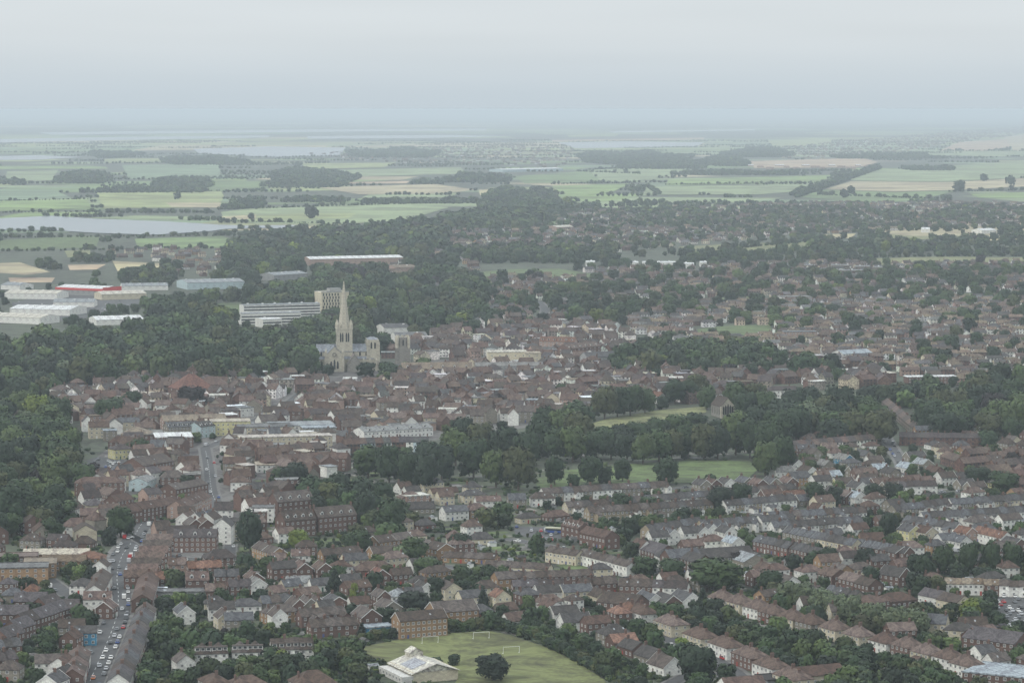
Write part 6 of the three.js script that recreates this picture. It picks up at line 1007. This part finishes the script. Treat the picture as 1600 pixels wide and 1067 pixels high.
// ---------- vehicles ----------
{
  const prof = (pts, w, inset = 0) => { const mb = new MB(), h = w / 2; for (const s of [-1, 1]) { const q = pts.map(([x, y]) => [x, y, s * (h - (y > 0.9 ? inset : 0))]); mb.poly(s > 0 ? q : q.slice().reverse()); } for (let i = 0; i < pts.length; i++) { const a = pts[i], b = pts[(i + 1) % pts.length], f = (p) => h - (p[1] > 0.9 ? inset : 0); mb.quad([b[0], b[1], f(b)], [a[0], a[1], f(a)], [a[0], a[1], -f(a)], [b[0], b[1], -f(b)]); } return mb.geo(); };
  const bodyG = prof([[-2.1, 0.3], [2.1, 0.3], [2.15, 0.65], [1.9, 0.85], [1.0, 0.95], [-1.95, 0.98], [-2.15, 0.7]], 1.75), cabG = prof([[1.05, 0.94], [0.35, 1.4], [-1.2, 1.42], [-1.9, 0.97]], 1.62, 0.1), topG = new MB().box(-1.15, 1.41, -0.68, 0.38, 1.47, 0.68).geo();
  const vanG = prof([[-2.6, 0.35], [2.6, 0.35], [2.6, 0.95], [1.9, 1.25], [1.35, 2.1], [-2.6, 2.2]], 1.95), vanW = prof([[1.93, 1.27], [1.42, 2.03], [0.9, 2.03], [0.8, 1.27]], 2.0);
  const wheelG = new THREE.CylinderGeometry(0.32, 0.32, 0.22, 10).rotateX(Math.PI / 2);
  const paint = { white: [.72, .72, .7], silver: [.45, .46, .48], black: [.015, .015, .018], blue: [.03, .07, .25], red: [.4, .02, .02], grey: [.13, .14, .15], orange: [.6, .16, .03] }, pm = {}; for (const k in paint) pm[k] = new THREE.MeshPhysicalMaterial({ color: rgb(paint[k]), roughness: 0.35, clearcoat: 0.6, clearcoatRoughness: 0.1 });
  const tyre = mat([.02, .02, .02], null, 0.8);
  const car = (x, z, a, c, desc, van) => { const g = thing(van ? 'delivery_van' : 'parked_car', `${c} ${van ? 'van' : 'car'} ${desc}`, van ? 'van' : 'car', x, 0.05, z, a, `vehicles ${desc}`); mesh('body', van ? vanG : bodyG, pm[c], g); mesh('windows', van ? vanW : cabG, M.dark, g).name = 'glasshouse'; if (!van) mesh('roof_panel', topG, pm[c], g); for (const sx of [-1.3, 1.3]) for (const sz of [-0.8, 0.8]) put(mesh('wheel', wheelG, tyre, g), sx * (van ? 1.25 : 1), 0.32, sz * (van ? 1.1 : 1)); };
  const cc = () => pick(['white', 'white', 'silver', 'silver', 'black', 'blue', 'grey', 'grey', 'red']);
  const onRoad = (w, px, py, side, c, desc, van) => { const p = G(px, py); let best = 1e9, k = 0; w.forEach((q, i) => { const d = Math.hypot(q.x - p.x, q.z - p.z); if (d < best && i) { best = d; k = i; } }); const q = w[k], r = w[k - 1], a = Math.atan2(-(q.z - r.z), q.x - r.x); car(p.x, p.z, a, c, desc, van); };
  for (const [x, y, c, v] of [[180, 963, 'white', 1], [204, 870, 'white', 1], [193, 935, 'white', 1], [183, 863, 'white'], [176, 878, 'silver'], [174, 890, 'black'], [185, 888, 'grey'], [170, 900, 'grey'], [187, 899, 'blue'], [166, 917, 'white'], [178, 921, 'black'], [190, 953, 'white'], [178, 995, 'silver'], [165, 1018, 'white'], [160, 1029, 'white'], [145, 1061, 'orange'], [119, 952, 'white'], [125, 959, 'grey'], [221, 847, 'blue'], [211, 861, 'white'], [197, 857, 'black'], [182, 985, 'grey'], [172, 1006, 'black'], [155, 1042, 'silver'], [134, 930, 'red'], [200, 842, 'silver']]) onRoad(mainRoad, x, y, 0, c, 'on the main road', v);
  for (let i = 2; i < mainRoad.length - 1; i++) for (const s of [-1, 1]) { const p = mainRoad[i], q = mainRoad[i - 1], a = Math.atan2(-(p.z - q.z), p.x - q.x); if (rnd() < 0.7) car(p.x - Math.sin(a) * s * 4.8, p.z - Math.cos(a) * s * 4.8, a, cc(), 'parked at the main road kerb', rnd() < 0.15); }
  for (const [x, y, c] of [[323, 716, 'grey'], [334, 724, 'red'], [322, 735, 'white'], [336, 745, 'silver'], [324, 756, 'black'], [328, 770, 'white'], [341, 778, 'blue']]) onRoad(eastStreet, x, y, 0, c, 'on the town street past the bend', 0);
  for (const [x, y, c] of [[988, 978, 'white'], [1050, 1010, 'white'], [1100, 1012, 'black'], [1012, 994, 'silver'], [960, 958, 'grey'], [1130, 1030, 'red'], [1140, 1050, 'grey'], [1075, 1005, 'silver']]) onRoad(semiStreet, x, y, 0, c, 'in the curving street of semis', 0);
  const park = (poly, n, desc) => { const xs = poly.map((p) => p[0]), ys = poly.map((p) => p[1]); for (let i = 0, k = 0; i < 400 && k < n; i++) { const p = [rr(Math.min(...xs), Math.max(...xs)), rr(Math.min(...ys), Math.max(...ys))]; if (!inside(p, poly) || p[0] < 2 || p[0] > 1598) continue; const g = G(...p); g.x = Math.round(g.x / 2.7) * 2.7; g.z = Math.round(g.z / 8) * 8; if (!free(g.x, g.z, 0.6, 0.6, 0, 8)) continue; mark(g.x, g.z, 1.4, 3, 0, 8); car(g.x, g.z, Math.PI / 2 + rr(-0.05, 0.05), cc(), desc); k++; } };
  park(carPark1, 26, 'in the tree lined car park'); park(carPark2, 26, 'in the car park by the purple roofed hall'); park(carPark3, 14, 'in the estate car park'); park(carPark5, 6, 'in the car court of the red brick block'); park(carPark4, 30, 'on the trading estate');
  for (const r of ROADS) if (![mainRoad, eastStreet, semiStreet].includes(r.w)) r.w.forEach((p, i) => { if (!i) return; const q = r.w[i - 1], a = Math.atan2(-(p.z - q.z), p.x - q.x), [sx, sy] = toSheet(p.x, p.z); if (sx < 0 || sx > 1600 || sy > 1060 || sy < 560 || rnd() > 0.55) return; const s = (rnd() < 0.5 ? -1 : 1) * (r.width / 2 - 1.1); car(p.x - Math.sin(a) * s, p.z - Math.cos(a) * s, a, cc(), sy > 850 ? 'parked in the estate streets' : sx < 700 ? 'parked in the town streets' : 'parked in the terrace streets', rnd() < 0.12); });
  const p = G(868, 833), b = thing('coach', 'blue and yellow coach in the estate car park', 'coach', p.x, 0.05, p.z, -0.35);
  mesh('body', new MB().box(-5.6, 0.4, -1.25, 5.6, 1.5, 1.25).geo(), pm.blue, b); mesh('window_band', new MB().box(-5.5, 1.5, -1.22, 5.5, 2.5, 1.22).geo(), M.dark, b); mesh('roof', new MB().box(-5.6, 2.5, -1.25, 5.6, 3.2, 1.25).geo(), mat([.42, .42, .3], null, 0.4), b); for (const sx of [-3.6, 3.4]) for (const sz of [-1.1, 1.1]) put(mesh('wheel', wheelG, tyre, b), sx, 0.34, sz);
}
renderer.render(scene, camera);
